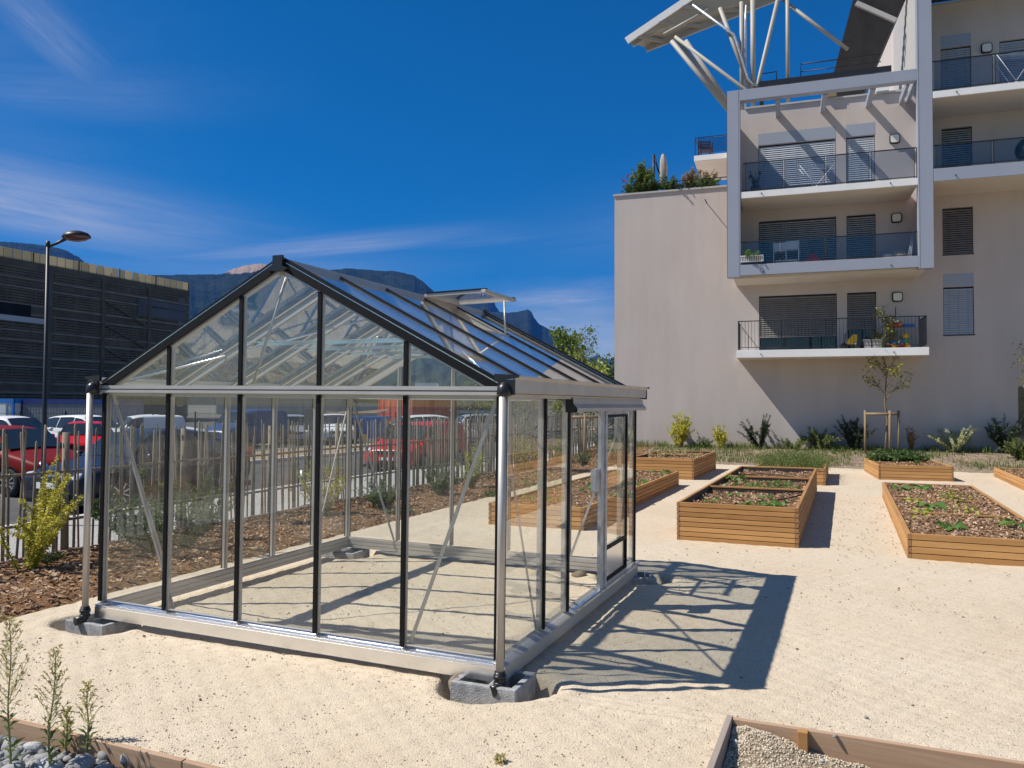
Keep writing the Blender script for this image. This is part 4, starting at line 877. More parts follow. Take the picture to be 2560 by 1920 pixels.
def car(name, label, p, heading, pnt, style='hatch', cat='car', group=None, plate=True, scale=1.0, low_trim=False):
    """heading: direction the car faces, as (x, y)"""
    S = STY[style]; L, Wd = S['L'], S['Wd']
    rz = math.atan2(heading[1], heading[0])
    t = thing(name, p, rz, label, cat, group); t.scale = scale if isinstance(scale, tuple) else (scale,)*3
    st = S['st']; hw = Wd/2
    def ring(q):
        tt, zl, zb, zr, wb, wr = q; x = L/2 - tt*L
        wl = min(.93, wb); roof = zr > zb+.05
        pr = [(0, zl), (wl*.90, zl), (wl*.985, zl+.12*(zb-zl)), (wb*1.0, zl+.55*(zb-zl)), (wb*.985, zl+.86*(zb-zl)), (wb*.955, zb), (wr+(wb-wr)*.25 if roof else wb*.80, zb+(zr-zb)*.62 if roof else zb+.012), (wr*.95 if roof else wb*.62, zr-.03 if roof else zb+.03), (wr*.72 if roof else wb*.4, zr if roof else zb+.04), (0, zr+.012 if roof else zb+.05)]
        return [Vector((x, y*hw, z)) for y, z in pr]
    def lerp(a): 
        for q0, q1 in zip(st, st[1:]):
            if q0[0] <= a <= q1[0]:
                f = (a-q0[0])/(q1[0]-q0[0]); return tuple(x+(y-x)*f for x, y in zip(q0, q1))
        return st[-1]
    ts = sorted({round(x, 4) for q0, q1 in zip(st, st[1:]) for x in (q0[0], (q0[0]+q1[0])/2)} | {1.0})
    body = MB(); rings = [ring(lerp(a)) for a in ts]; n = len(rings[0])
    vs = []; fs = []
    for r in rings: vs += r + [Vector((v.x, -v.y, v.z)) for v in r[1:-1]][::-1]
    k = 2*n-2
    for i in range(len(rings)-1):
        for j in range(k): fs.append((i*k+j, i*k+(j+1) % k, (i+1)*k+(j+1) % k, (i+1)*k+j))
    fs += [tuple(range(k))[::-1], tuple((len(rings)-1)*k+j for j in range(k))]
    body.add(vs, fs, True); bo = body.build('body', PAINT[pnt], t)
    bo.modifiers.new('sub', 'SUBSURF').levels = 1; bo.modifiers['sub'].render_levels = 1
    # side glass: strip between belt and roof, split in lites
    a0, a1 = S['win']; nl = 3 if style != 'van' else 1; g = (a1-a0)/nl
    for sg in (1, -1):
        for i in range(nl):
            b0, b1 = a0+i*g+.006, a0+(i+1)*g-.006
            lo, up_ = [], []
            for q in np.linspace(b0, b1, 6):
                r = ring(lerp(q)); lo_p = r[5].lerp(r[6], .10); hi_p = r[6].lerp(r[7], .70)
                lo.append(lo_p); up_.append(hi_p)
            pts = [Vector((v.x, v.y*sg, v.z)) for v in lo + up_[::-1]]
            m6 = len(lo); off = Vector((0, .012*sg, .003))
            MB().add([v+off for v in pts], [(j, j+1, 2*m6-2-j, 2*m6-1-j) for j in range(m6-1)]).build('side_window', 'cglass', t)
    for (w0, w1), nm in ((S['ws'], 'windscreen'), (S['rw'], 'rear_window')):
        rows = []
        for q in np.linspace(w0+.006, w1-.004, 5):
            r = ring(lerp(q)); rows.append([Vector((r[8].x, r[7].y*.98*f, (r[9].z if abs(f) < .4 else r[8].z*.6+r[7].z*.4 if abs(f) > .9 else r[8].z)))+Vector((.014 if nm == 'windscreen' else -.014, 0, .014)) for f in (-1, -.75, -.3, .3, .75, 1)])
        MB().add([v for r in rows for v in r], [(i*6+j, i*6+j+1, (i+1)*6+j+1, (i+1)*6+j) for i in range(4) for j in range(5)], True).build(nm, 'cglass', t)
    # wheels
    for q in S['wh']:
        x = L/2-q*L
        for sg in (1, -1):
            yy = sg*(hw-.10); wr = S['wr']
            MB().lathe([(wr+.055, -.02), (wr+.055, .004), (0.02, .005)], 22, (x, sg*(hw*.985) if sg > 0 else -hw*.985, wr+.01), 'y').build('wheel_arch', 'trim', t)
            w = MB().lathe([(wr*.62, -.10), (wr*.92, -.11), (wr, -.08), (wr, .08), (wr*.92, .115), (wr*.62, .10)], 22, (x, yy, wr), 'y').build('wheel', 'tyre', t)
            rm = MB().lathe([(.0, sg*.085), (.05, sg*.09), (.06, sg*.075), (wr*.6, sg*.05), (wr*.66, sg*.105), (wr*.62, sg*.108)], 20, (x, yy, wr), 'y')
            for s_ in range(9):
                a = 2*math.pi*s_/9; rm.beam((x+.05*math.cos(a), yy+sg*.09, wr+.05*math.sin(a)), (x+wr*.62*math.cos(a), yy+sg*.10, wr+wr*.62*math.sin(a)), .03, .018, (0, 1, 0))
            rm.build('rim', 'rim', w)
    # lamps, grille, plates, mirrors
    fr = ring(lerp(.035)); xf = L/2
    for sg in (1, -1):
        MB().lathe([(0, .17), (.06, .155), (.10, .10), (.115, 0), (.09, -.05)], 14, (0, 0, 0), 'x').build('headlight', 'lampg', t, loc=(xf-.20, sg*hw*.68, fr[5].z-.075), rot=(0, 0, sg*.55))
        MB().box(-L/2+.02, -L/2+.16, sg*hw*.93-.06, sg*hw*.93+.0, .78, 1.02).build('tail_light', 'lampr', t)
        z = lerp(S['win'][0])[2]
        MB().lathe([(0, -.06), (.07, -.05), (.085, .0), (.06, .06), (0, .075)], 12, (L/2-(S['win'][0]+.02)*L, sg*(hw+.09), z+.05), 'x').build('wing_mirror', PAINT[pnt], t)
    for q in (.36, .58):
        if style != 'van' or q < .5:
            r = ring(lerp(q)); MB().add([Vector((r[k].x+dx, r[k].y*sg+.004*sg, r[k].z)) for dx in (-.006, .006) for k in (2, 3, 4, 5) for sg in (1,)], [(0, 1, 5, 4), (1, 2, 6, 5), (2, 3, 7, 6)]).add([Vector((r[k].x+dx, -r[k].y-.004, r[k].z)) for dx in (-.006, .006) for k in (2, 3, 4, 5)], [(4, 5, 1, 0), (5, 6, 2, 1), (6, 7, 3, 2)]).build('door_seam', 'trim', t)
    MB().box(xf-.10, xf+.004, -hw*.46, hw*.46, fr[5].z-.20, fr[5].z-.07).build('grille', 'trim', t)
    MB().box(xf-.08, xf+.010, -hw*.62, hw*.62, .26, .38).build('bumper_vent', 'trim', t)
    if plate:
        pz = .44
        q_ = MB().box(xf-.02, xf+.020, -.26, .26, pz, pz+.11).build('number_plate', 'plate', t)
        MB().box(xf+.0, xf+.023, .215, .26, pz, pz+.11).build('plate_band', 'plateb', q_)
    MB().box(-L/2+.12, L/2-.12, -hw*.97, hw*.97, .16, .27).build('sill', 'trim', t)
    return t
RZ = -.116
ctr = Vector((-7.5, 16.25, RZ)); hd = (-.40, -.917)
car('parked_car', 'midnight blue saloon parked at the kerb beyond the fence, facing the viewer', ctr, hd, 'black', 'saloon', scale=1.0)
car('parked_car', 'dark red car side on at the left edge of the picture behind the blue saloon', (-11.5, 17.9, RZ), (.93, -.36), 'darkred', 'hatch', scale=(1.08, 1.0, .97))
car('parked_car', 'bright red boxy car coming along the road, seen through the greenhouse', (-2.95, 24.9, RZ), (-.36, -.933), 'red', 'van', scale=(.86, .98, .79))
car('parked_car', 'small red car with its bonnet towards the viewer beside the left downpipe', (-14.7, 27.2, RZ), (.35, -.93), 'red', 'hatch', plate=False, scale=.90)
car('parked_car', 'white car with dark windows behind the dark red car', (-18.4, 29.0, RZ), (.92, -.30), 'white', 'hatch')
car('parked_car', 'white car half hidden behind the small red car and the left downpipe', (-17.2, 32.0, RZ), (.9, -.35), 'white', 'hatch')
car('parked_van', 'white panel van behind the roof of the blue saloon', (-16.9, 36.0, RZ), (-.72, -.69), 'white', 'van', 'van', scale=.80)
car('parked_car', 'white estate car behind the white panel van', (-17.4, 38.5, RZ), (.85, .3), 'white', 'saloon')
car('parked_van', 'dark blue van seen between the first greenhouse bars with a bright tail lamp', (-12.3, 36.5, RZ), (-.40, -.92), 'blue', 'van', 'van', scale=.95)
car('parked_van', 'silver van to the right of the blue van', (-11.1, 40.0, RZ), (.35, -.93), 'silver', 'van', 'van', scale=.80)
car('parked_car', 'white car end on between the silver van and the blue skip', (-9.1, 40.5, RZ), (.3, -.9), 'white', 'hatch')
car('parked_car', 'off white car beyond the fence to the right of the red container', (-3.7, 37.5, RZ), (.86, .4), 'cream', 'hatch')
car('parked_car', 'white car far behind the fence at the container\'s end', (-1.2, 43.5, RZ), (.9, .3), 'silver', 'hatch')
# sign on the white van's flank: pale blue panel
# red shipping container
ct = thing('shipping_container', (-8.45, 50.0, -.12), YAW, 'red corrugated shipping container beyond the car park', 'container')
c_ = MB(); n = 40; LL = 6.1; WW = 2.44; HH = 2.42
for sx in (0, WW):
    p_ = [(sx+(.03 if (i//2) % 2 else 0)*(1 if sx == 0 else -1), LL*i/n) for i in range(n+1)]
    for a, b in zip(p_, p_[1:]): c_.add([(a[0], a[1], .1), (b[0], b[1], .1), (b[0], b[1], HH-.08), (a[0], a[1], HH-.08)], [(0, 1, 2, 3)])
c_.box(.03, WW-.03, .03, LL-.03, .1, HH-.03)
c_.build('corrugated_body', mat('red container steel', (.50, .070, .042), .65, 0, .15, 3), ct)
f_ = MB()
for x in (-.02, WW-.08): 
    for y in (-.02, LL-.08): f_.box(x, x+.10, y, y+.10, 0, HH)
for z in (0, HH-.1): f_.box(0, WW, -.015, .06, z, z+.1).box(0, WW, LL-.06, LL+.015, z, z+.1).box(-.015, .06, 0, LL, z, z+.1).box(WW-.06, WW+.015, 0, LL, z, z+.1)
f_.build('corner_frame', mat('red container frame', (.50, .085, .055), .6, 0, .15, 3), ct)
for i in range(2):
    d_ = MB().box(.10+i*1.13, 1.21+i*1.13, -.012, .03, .12, HH-.12)
    for x in (.35, .80): d_.tube([(x+i*1.13, -.05, .1), (x+i*1.13, -.05, HH-.1)], .022, 6)
    for z in (.6, 1.25, 1.85): d_.box(.12+i*1.13, 1.19+i*1.13, -.022, -.012, z, z+.06)
    d_.build('container_door', mat('red container door %d' % i, (.58, .085, .055), .6, 0, .15, 3), ct)
# blue skip heaped with planks
sk = thing('skip', (-8.2, 41.0, -.12), -.12, 'blue open skip heaped with planks left of the red container', 'skip')
MB().prism([(-1.6, -.8, .25), (-1.6, -.8, 1.35), (1.7, -.8, 1.35), (1.3, -.8, .25)], (0, 1.6, 0)).box(-1.68, 1.78, -.86, .86, 1.30, 1.38).build('bin_body', 'bluep', sk)
for i in range(5): MB().box(-1.3+i*.62, -1.2+i*.62, -.87, -.80, .3, 1.3).build('rib', 'bluep', sk)
for i in range(3):
    o = MB().box(-1.2, 1.2, -.12, .12, -.04, .04).build('timber_plank', 'wold', None, .004, (-8.4+.5*i, 40.9+.25*i, 1.36+.07*i), (.05*i, .10-.09*i, .2-.35*i)); tag(o, ('lowest plank lying on the blue skip', 'plank in the middle of the heap on the blue skip', 'topmost plank sticking out of the blue skip')[i], 'plank')
for i in range(2):
    o = MB().box(-.2, .2, -.15, .15, 0, .5).box(-.12, .12, -.17, -.15, .1, .4).build('yellow_crate', 'yellowp', None, .02, (-8.35+.95*i, 39.3, -.12), (0, 0, .3*i)); tag(o, ('left yellow crate on the ground before the blue skip', 'right yellow crate on the ground before the blue skip')[i], 'crate')
# notice board on a post
nb = thing('notice_board', (-5.75, 22.4, -.02), YAW*.4, 'blank dark grey sign board on a post beyond the fence', 'sign')
MB().tube([(0, 0, -.1), (0, 0, 1.3)], .04, 8).build('post', 'dark', nb); MB().box(-.15, .15, -.03, .03, 1.15, 1.78).build('board', mat('dark grey board back', (.06, .065, .065), .6, 0, .1, 4), nb, .01)
# litter bin on the pavement
bn_ = thing('drain_standpipe', pix(755, 1228, 0), 0, 'short grey pipe stub with a bent arm on the pavement by the kerb', 'standpipe')
MB().tube([(0, 0, 0), (0, 0, .45)], .045, 10).build('pipe', 'galv', bn_); MB().tube([(0, 0, .14), (-.22, -.05, .10), (-.22, -.05, .0)], .03, 8).build('arm', 'alu', bn_)
# grey gas drum shape behind the dark red car
dr = MB().lathe([(0, 1.0), (.22, .97), (.36, .80), (.38, .6), (.38, .15), (.30, .03), (0, 0)], 18).build('drum', 'steelw', None, 0, (-13.4, 21.8, -.05)); tag(dr, 'round topped grey drum behind the bonnet of the dark red car', 'drum')

# street lamp
lp = thing('street_lamp', (-7.13, 12.03, 0), 0, 'tall dark street lamp with an oval head on a short upward arm', 'street lamp')
lx, ly = touv(0, 0)
LH = 4.28
MB().tube([(0, 0, 0), (0, 0, 1.0), (0, 0, LH)], [.045, .034, .024], 12).lathe([(.026, LH-.02), (.03, LH), (.03, LH+.07), (.0, LH+.075)], 12).lathe([(.08, 0), (.08, .02), (.05, .03), (.05, .5), (.04, .52)], 12).build('pole', 'dark', lp)
MB().tube([(0, 0, LH-.02), (.14, -.02, LH+.03), (.30, -.04, LH+.10)], [.020, .022, .026], 10).build('arm', 'dark', lp)
MB().lathe([(0, .085), (.10, .075), (.17, .045), (.20, .005), (.20, -.01)], 20).build('lamp_shade', 'dark', lp, 0, (.47, -.06, LH+.125), (0, -.08, 0))
MB().lathe([(.19, 0), (.15, -.03), (.08, -.05), (0, -.055)], 18).build('lens', mat('amber lamp lens', (.07, .03, .03), .2, 0, .1, 9), lp, 0, (.47, -.06, LH+.115), (0, -.08, 0))
l2 = thing('street_lamp', (-17.6, 70, -.12), 0, 'distant street lamp with flat head seen through the greenhouse gable', 'street lamp')
MB().tube([(0, 0, 0), (0, 0, 8.6)], [.10, .07], 10).build('pole', 'dark', l2); MB().tube([(0, 0, 8.6), (1.0, 0, 8.85)], .05, 8).build('arm', 'dark', l2)
MB().lathe([(0, .12), (.35, .08), (.5, 0), (0, -.05)], 14).build('lamp_shade', 'steelw', l2, 0, (1.3, 0, 8.9))
# wire mesh fence of the car park
wf = thing('mesh_fence', (-24.5, 36.0, -.12), .19, 'dark wire mesh fence round the car park beyond the road', 'fence')
w_ = MB()
for i in range(16): MB().box(i*1.9-.035, i*1.9+.035, -.03, .03, 0, 1.62).build('fence_post', 'dark', wf)
for z in (.1, .5, .9, 1.3, 1.52): w_.beam((0, 0, z), (28.5, 0, z), .012, .012)
for i in range(285): w_.beam((i*.1, 0, .05), (i*.1, 0, 1.55), .004, .004, (0, 1, 0))
w_.build('wire_mesh', 'dark', wf)
# site cabins
def cabin(x, y, rz, w, h, label, wallm, band, door):
    t = thing('site_cabin', (x, y, -.12), rz, label, 'cabin')
    mb = MB(); n = int(w/.09)
    for i in range(n): 
        a, b = w*i/n, w*(i+1)/n; mb.add([(a, -.02 if i % 2 else 0, .1), (b, -.02 if i % 2 else 0, .1), (b, -.02 if i % 2 else 0, h-.25), (a, -.02 if i % 2 else 0, h-.25)], [(0, 1, 2, 3)])
    mb.box(0, w, .01, 2.4, .1, h-.25).build('wall', wallm, t); MB().box(-.03, w+.03, -.05, 2.45, h-.26, h).box(-.03, .08, -.04, .08, .05, h).box(w-.08, w+.03, -.04, .08, .05, h).build('frame', band, t)
    if door: MB().box(.25, 1.05, -.06, -.02, .12, h-.35).build('door', 'whitep', t)
    return t
blue1 = mat('royal blue cabin frame', (.02, .04, .19), .5, 0, .1, 3); blue2 = mat('bright blue cabin frame', (.03, .20, .60), .5, 0, .1, 3)
cabin(-28.6, 46.0, -.12, 6.1, 2.22, 'long grey site cabin with royal blue roof band', mat('grey cabin cladding', (.24, .25, .27), .7, 0, .1, 3), blue1, False)
cabin(-30.2, 45.6, -.12, 1.5, 2.25, 'narrow white and bright blue site cabin at the left edge', mat('white cabin cladding', (.62, .64, .64), .7, 0, .1, 3), blue2, True)

# multi-storey car park with mesh facade
CPA, CPB = Vector((-63.9, 46.3, 0)), Vector((-42.3, 102.3, 0))
cpd = (CPB-CPA); CPL = cpd.length; cpr = math.atan2(cpd.y, cpd.x); CPH = 17.6; NL = 6; fh = 2.85
cpk = thing('parking_garage', (CPA.x, CPA.y, -.1), cpr, 'dark multi-storey car park with mesh facade and pale roof parapet', 'building')
garage = mat('dark garage concrete', (.13, .108, .082), .9, 0, .25, .4, spec=.1); inner = mat('dim garage interior', (.02, .02, .022), .95, 0, .2, .5, spec=.05)  # inner: near-black colour stands in for the unlit decks
bandm = mat('weathered concrete band', (.23, .21, .18), .9, 0, .25, .5, spec=.1)
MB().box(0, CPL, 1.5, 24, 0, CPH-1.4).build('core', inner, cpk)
for k in range(NL+1):
    z = .35+k*fh*.945
    MB().box(0, CPL, -.02, 1.5, z, z+.32).build('floor_slab', garage, cpk)
    if k < NL: MB().box(0, CPL, .10, .2, z+.32, z+1.25).build('parapet_band', bandm if k % 2 else garage, cpk)
for i in range(23): MB().box(i*CPL/22-.14, i*CPL/22+.14, -.05, .25, 0, CPH-1.3).build('column', garage, cpk)
MB().box(-.3, CPL+.2, -.15, 1.0, CPH-1.75, CPH-.95).build('roof_band', garage, cpk)
pr_ = MB()
for i in range(int(CPL/1.0)): pr_.box(i*1.0+.06, i*1.0+.94, -.12, -.08, CPH-.95, CPH+.12)
pr_.build('roof_parapet', 'parapet', cpk)
for i in range(12): MB().box(i*CPL/11-.06, i*CPL/11+.06, -.2, -.12, CPH-1.3, CPH+.2).build('parapet_post', garage, cpk)
# veil: woven vertical wires
vl = MB()
for i in range(int(CPL/2.4)): x = i*2.4; vl.box(x-.05, x+.05, -.34, -.30, .2, CPH-1.6)
for k in range(56): z = .35+k*.28; vl.box(0, CPL, -.36, -.35, z, z+.215)
for i in range(1, 9): MB().box(i*CPL/9-.22, i*CPL/9+.22, -.50, -.36, 0, CPH-1.5).build('facade_rib', garage, cpk)
vl.build('facade_mesh', mat('dark wire veil', (.125, .100, .072), .9, 0, .3, .6), cpk)
for k in range(1, NL): MB().box(0, CPL, -.44, -.38, .35+k*fh*.945+.9, .35+k*fh*.945+1.06).box(0, CPL, -.44, -.38, .35+k*fh*.945-.05, .35+k*fh*.945+.10).build('level_rail', bandm, cpk)
st_ = MB()
for k in range(5):
    z = .6+k*fh*.945; a0 = CPL*.77
    st_.beam((a0, -.5, z+2.6), (a0+6.2, -.5, z+.2), .12, .16, (0, 0, 1)); st_.box(a0+6.2, a0+9.5, -.56, -.44, z-.05, z+.2)
st_.build('stair_flights', garage, cpk)
MB().box(CPL*.50, CPL*.665, -.47, -.445, 10.3, 10.85).build('white_banner_strip', mat('light awning strip', (.45, .46, .48), .7, 0, .1, .5), cpk)
MB().box(CPL*.46, CPL*.63, -.46, -.42, 10.95, 12.1).build('painted_dark_bay', inner, cpk)  # dark panel painted as the shade inside an open bay
MB().box(CPL*.86, CPL*.99, -.44, -.40, 12.6, 14.6).build('painted_sky_gap', mat('sky glimpse colour', (.085, .09, .105), .6, 0, .3, .3), cpk)  # panel coloured like sky showing through an opening in the mesh
# low industrial hall and white office behind the car park
ih = thing('industrial_hall', (-60, 160, -.2), .02, 'low grey industrial hall with white louvre stripes seen under the greenhouse eave', 'building')
MB().box(0, 34, 0, 14, 0, 5.3).build('wall', mat('light concrete panels', (.34, .34, .33), .8, 0, .1, .3), ih)
MB().box(-.3, 34.3, -.3, 14, 4.0, 4.45).box(-.3, 34.3, -.25, 14, 3.4, 3.98).build('dark_band', 'dark', ih); MB().box(-.4, 34.4, -.5, 14.3, 4.46, 5.6).build('roof', mat('pinkish grey roof', (.26, .20, .19), .8, 0, .1, .3), ih)
for k in range(4): MB().box(0, 30, -.4, -.32, 2.35+k*.28, 2.48+k*.28).build('louvre', 'steelw', ih)
dh = thing('dark_hall', (-29, 140, -.2), .05, 'dark grey low building with a light lower wall left of the red container', 'building')
MB().box(0, 10, 0, 10, 2.4, 4.7).build('wall', mat('dark hall cladding', (.05, .052, .058), .7, 0, .1, .3), dh); MB().box(.1, 6, .05, 10, 0, 2.39).build('lower_wall', mat('pale lower wall', (.34, .34, .32), .8, 0, .1, .3), dh)
MB().box(5, 6.6, -.05, 0, 3.2, 3.5).box(7.2, 8.9, -.05, 0, 3.2, 3.5).build('window', 'steelw', dh)
wo = thing('office_building', (-21.5, 150, -.2), .03, 'white office block with dark ribbon windows behind the red container', 'building')
MB().box(0, 21, 0, 12, 0, 5.4).build('wall', 'steelw', wo); MB().box(3, 7, .2, 8, 5.4, 6.3).build('roof_box', 'white', wo)
for z in (1.1, 3.5): MB().box(1, 20.5, -.06, .0, z, z+1.0).build('window_ribbon', 'dglass', wo)
gw = MB().box(0, 5, 0, .06, 0, 1.5).build('green_windbreak', mat('green netting', (.03, .12, .09), .9, 0, .25, 3), None, 0, (-3.2, 46.5, -.1), (0, 0, .1)); tag(gw, 'green netting panel on a fence right of the red container', 'netting')
# ------------------------------------------------------------------ plants
LEAFV = np.array([(0, 0, 0), (.42, .34, .06), (1, 0, -.06), (.42, -.34, .06)])
def leaves_mesh(name, m, pos, dirs, size, parent, width=1.0, droop=.25, roll=.7, extra=None):
    """leaf blades: position, growth direction, length"""
    n = len(pos); d = dirs/np.linalg.norm(dirs, axis=1, keepdims=True)
    up = rng.normal(0, roll, (n, 3)) + np.array([0, 0, 1.0]); y = np.cross(up, d); y /= np.linalg.norm(y, axis=1, keepdims=True)+1e-9; z = np.cross(d, y)
    B = np.stack([d, y*width, z], 1)
    v = np.einsum('ki,nij->nkj', LEAFV, B)*size[:, None, None] + pos[:, None, :]
    v[:, 2, 2] -= droop*size
    f = np.array([(0, 1, 2, 3)])[None] + (np.arange(n)*4)[:, None, None]
    v = v.reshape(-1, 3); f = f.reshape(-1, 4)
    if extra: f = np.concatenate([f, np.array(extra.f)+len(v)]); v = np.concatenate([v, np.array(extra.v)])
    return npmesh(name, v, f, m, parent)
def grow(base, h, n, spread, lean=(0, 0), curve=.5, seed=0, r0=.01, sub=0, sub_len=.35):
    """stems from a base: list of polylines (with radii)"""
    r_ = random.Random(seed); out = []
    for i in range(n):
        a = r_.uniform(0, 2*math.pi); s = spread*math.sqrt(r_.random()); hh = h*r_.uniform(.62, 1.0)*(1-.35*(s/spread if spread else 0)**2)
        p0 = Vector(base)+Vector((math.cos(a)*s*.18, math.sin(a)*s*.18, 0)); pts = []
        wx, wy = r_.gauss(0, .03)*h, r_.gauss(0, .03)*h
        for k in range(7):
            t = k/6; q = t**(1+curve)
            pts.append(p0 + Vector((math.cos(a)*s*q + lean[0]*t*t*h + wx*math.sin(3*t), math.sin(a)*s*q + lean[1]*t*t*h + wy*math.sin(3*t), hh*t)))
        out.append((pts, r0*r_.uniform(.7, 1.2)))
        for _ in range(sub):
            k = r_.randint(2, 5); b = pts[k]; aa = r_.uniform(0, 6.28); L = sub_len*h*r_.uniform(.5, 1)*(1-k/9)
            dv = Vector((math.cos(aa)*.8, math.sin(aa)*.8, r_.uniform(.3, .9))).normalized()
            out.append(([b+dv*L*q+Vector((0, 0, .08*L*q*q)) for q in (0, .25, .5, .75, 1)], r0*.5))
    return out
def shrub(name, label, cat, base, h, n, spread, leafm, leaf, per_m, seed, stemm='stem', start=.08, out_ang=.9, group=None, sub=2, sub_len=.4, width=1.0, lean=(0, 0), curve=.5, r0=.008, parent=None):
    b = Vector(base)
    t = thing(name, b, 0, label, cat, group)
    st = grow((0, 0, 0), h, n, spread, lean, curve, seed, r0, sub, sub_len)
    mb = MB(); P, D, S = [], [], []; r_ = random.Random(seed+99)
    for pts, rad in st:
        mb.tube(pts, [rad*(1-.8*i/(len(pts)-1)) for i in range(len(pts))], 5, False)
        L = sum((pts[i+1]-pts[i]).length for i in range(len(pts)-1)); k = max(4, int(L*per_m))
        for j in range(k):
            q = start+(1-start)*(j+.5)/k; f = q*(len(pts)-1); i = min(int(f), len(pts)-2); p = pts[i].lerp(pts[i+1], f-i); tan = (pts[i+1]-pts[i]).normalized()
            a = j*2.4+r_.uniform(-.5, .5); sd = tan.orthogonal().normalized(); sd = Matrix.Rotation(a, 3, tan) @ sd
            P.append(p); D.append(tan*(1-out_ang*.6)+sd*out_ang); S.append(leaf*r_.uniform(.6, 1.15)*(1-.35*q))
    mb.build('stems', stemm, t)
    leaves_mesh('foliage', leafm, np.array([tuple(p) for p in P]), np.array([tuple(d) for d in D]), np.array(S), t, width)
    return t
def tree(name, label, base, h, crown, trunk_r, leafm, leaf, nl, seed, limbs=9, limb_from=.35, limb_len=.35, up=.6, group=None, trunk_m='bark', wiggle=.02, clump=.12):
    b = Vector(base); t = thing(name, b, 0, label, 'tree', group); r_ = random.Random(seed); g = np.random.default_rng(seed)
    mb = MB(); wig = [Vector((r_.gauss(0, wiggle)*h*q/8, r_.gauss(0, wiggle)*h*q/8, 0)) for q in range(9)]
    tr = [Vector((0, 0, h*q/8))+wig[q] for q in range(9)]
    mb.tube(tr, [trunk_r*(1-.85*(q/8)) for q in range(9)], 8)
    tips = []
    for i in range(limbs):
        q = limb_from+(1-limb_from)*.93*(i+.3)/limbs; f = q*8; k = min(int(f), 7); p = tr[k].lerp(tr[k+1], f-k); a = i*2.4+r_.uniform(-.4, .4)
        L = limb_len*h*crown(q)*r_.uniform(.75, 1.1); d = Vector((math.cos(a), math.sin(a), up*r_.uniform(.7, 1.3))).normalized()
        pts = [p+d*L*s+Vector((0, 0, .18*L*s*s)) for s in (0, .25, .5, .75, 1)]
        mb.tube(pts, [trunk_r*.45*(1-q)+.004]*1+[(trunk_r*.40*(1-q)+.004)*(1-s) + .0015 for s in (.25, .5, .75, 1)], 5, False)
        tips.append(pts)
        for _ in range(3):
            s = r_.uniform(.3, .9); pp = p+d*L*s; aa = r_.uniform(0, 6.28); dd = (d+Vector((math.cos(aa), math.sin(aa), r_.uniform(-.2, .6)))*.8).normalized()
            sub = [pp+dd*L*.45*x for x in (0, .5, 1)]; mb.tube(sub, [.006+trunk_r*.06, .004+trunk_r*.03, .002], 4, False); tips.append(sub)
    mb.build('trunk', trunk_m, t)
    P, D = [], []
    for _ in range(nl):
        pts = tips[g.integers(len(tips))]; s = g.uniform(.25, 1.05)*(len(pts)-1); k = min(int(s), len(pts)-2); p = pts[k].lerp(pts[k+1], s-k)
        c = np.array(tuple(p)) + g.normal(0, clump, 3)*np.array([1, 1, .8]); P.append(c); D.append(np.array(tuple(pts[k+1]-pts[k]))*1.2 + g.normal(0, .5, 3)*.5)
    P = np.array(P); D = np.array(D)+1e-3
    leaves_mesh('crown', leafm, P, D, leaf*g.uniform(.6, 1.2, nl), t, .9)
    return t
# mulch strip shrubs
shrub('golden_shrub', 'large golden yellow privet bush at the left edge before the fence', 'shrub', pix(60, 1432), 1.62, 15, .46, 'l_gold', .064, 120, 21, start=.06, sub=2, sub_len=.28, curve=.2, lean=(.03, -.02))
shrub('green_shrub', 'spreading dark green shrub in the mulch seen through the left greenhouse panes', 'shrub', pix(425, 1378), 1.25, 24, .95, 'l_green', .062, 110, 22, sub=4, sub_len=.5, curve=-.1)
shrub('pale_shrub', 'pale yellow green shrub in the mulch behind the middle greenhouse bars', 'shrub', pix(800, 1292), 1.1, 15, .50, 'l_goldg', .058, 95, 23, sub=3)
shrub('green_shrub', 'low dark shrub in the mulch, through the fourth front pane', 'shrub', pix(955, 1276), .72, 20, .52, 'l_green', .062, 95, 24, sub=3)
shrub('green_shrub', 'low dark shrub in the mulch just left of the near corner post', 'shrub', pix(1100, 1242), .85, 18, .55, 'l_green', .062, 95, 25, sub=3)
shrub('pale_shrub', 'thin variegated shrub against the fence left of the near corner post', 'shrub', pix(1175, 1224), 1.15, 12, .4, 'l_goldg', .065, 80, 26, sub=2)
shrub('golden_shrub', 'bright yellow green bush behind the first right side pane', 'shrub', pix(1312, 1178), 1.30, 18, .75, 'l_goldg', .075, 80, 27, sub=3)
shrub('golden_shrub', 'smaller yellow green bush behind the second right side pane', 'shrub', pix(1392, 1158), 1.1, 12, .5, 'l_goldg', .075, 70, 28, sub=3)
shrub('green_shrub', 'round green bush by the wall corner, behind the sliding door', 'shrub', pix(1530, 1158), 1.35, 16, .8, 'l_green', .08, 60, 29, sub=3)
shrub('green_shrub', 'small green plant by the fence beside the greenhouse door opening', 'shrub', pix(1462, 1166), .6, 10, .45, 'l_green', .07, 70, 30, sub=2)
for i, (px, py, lab) in enumerate(((115, 1408, 'small green tuft at the foot of the large golden bush'), (1000, 1290, 'flat green tuft on the mulch edge behind the fourth pane'), (1225, 1240, 'low green tuft beside the far path edge'))):
    shrub('green_tuft', lab, 'plant', pix(px, py), .14, 16, .22, 'l_green', .06, 90, 40+i, sub=1, curve=0)
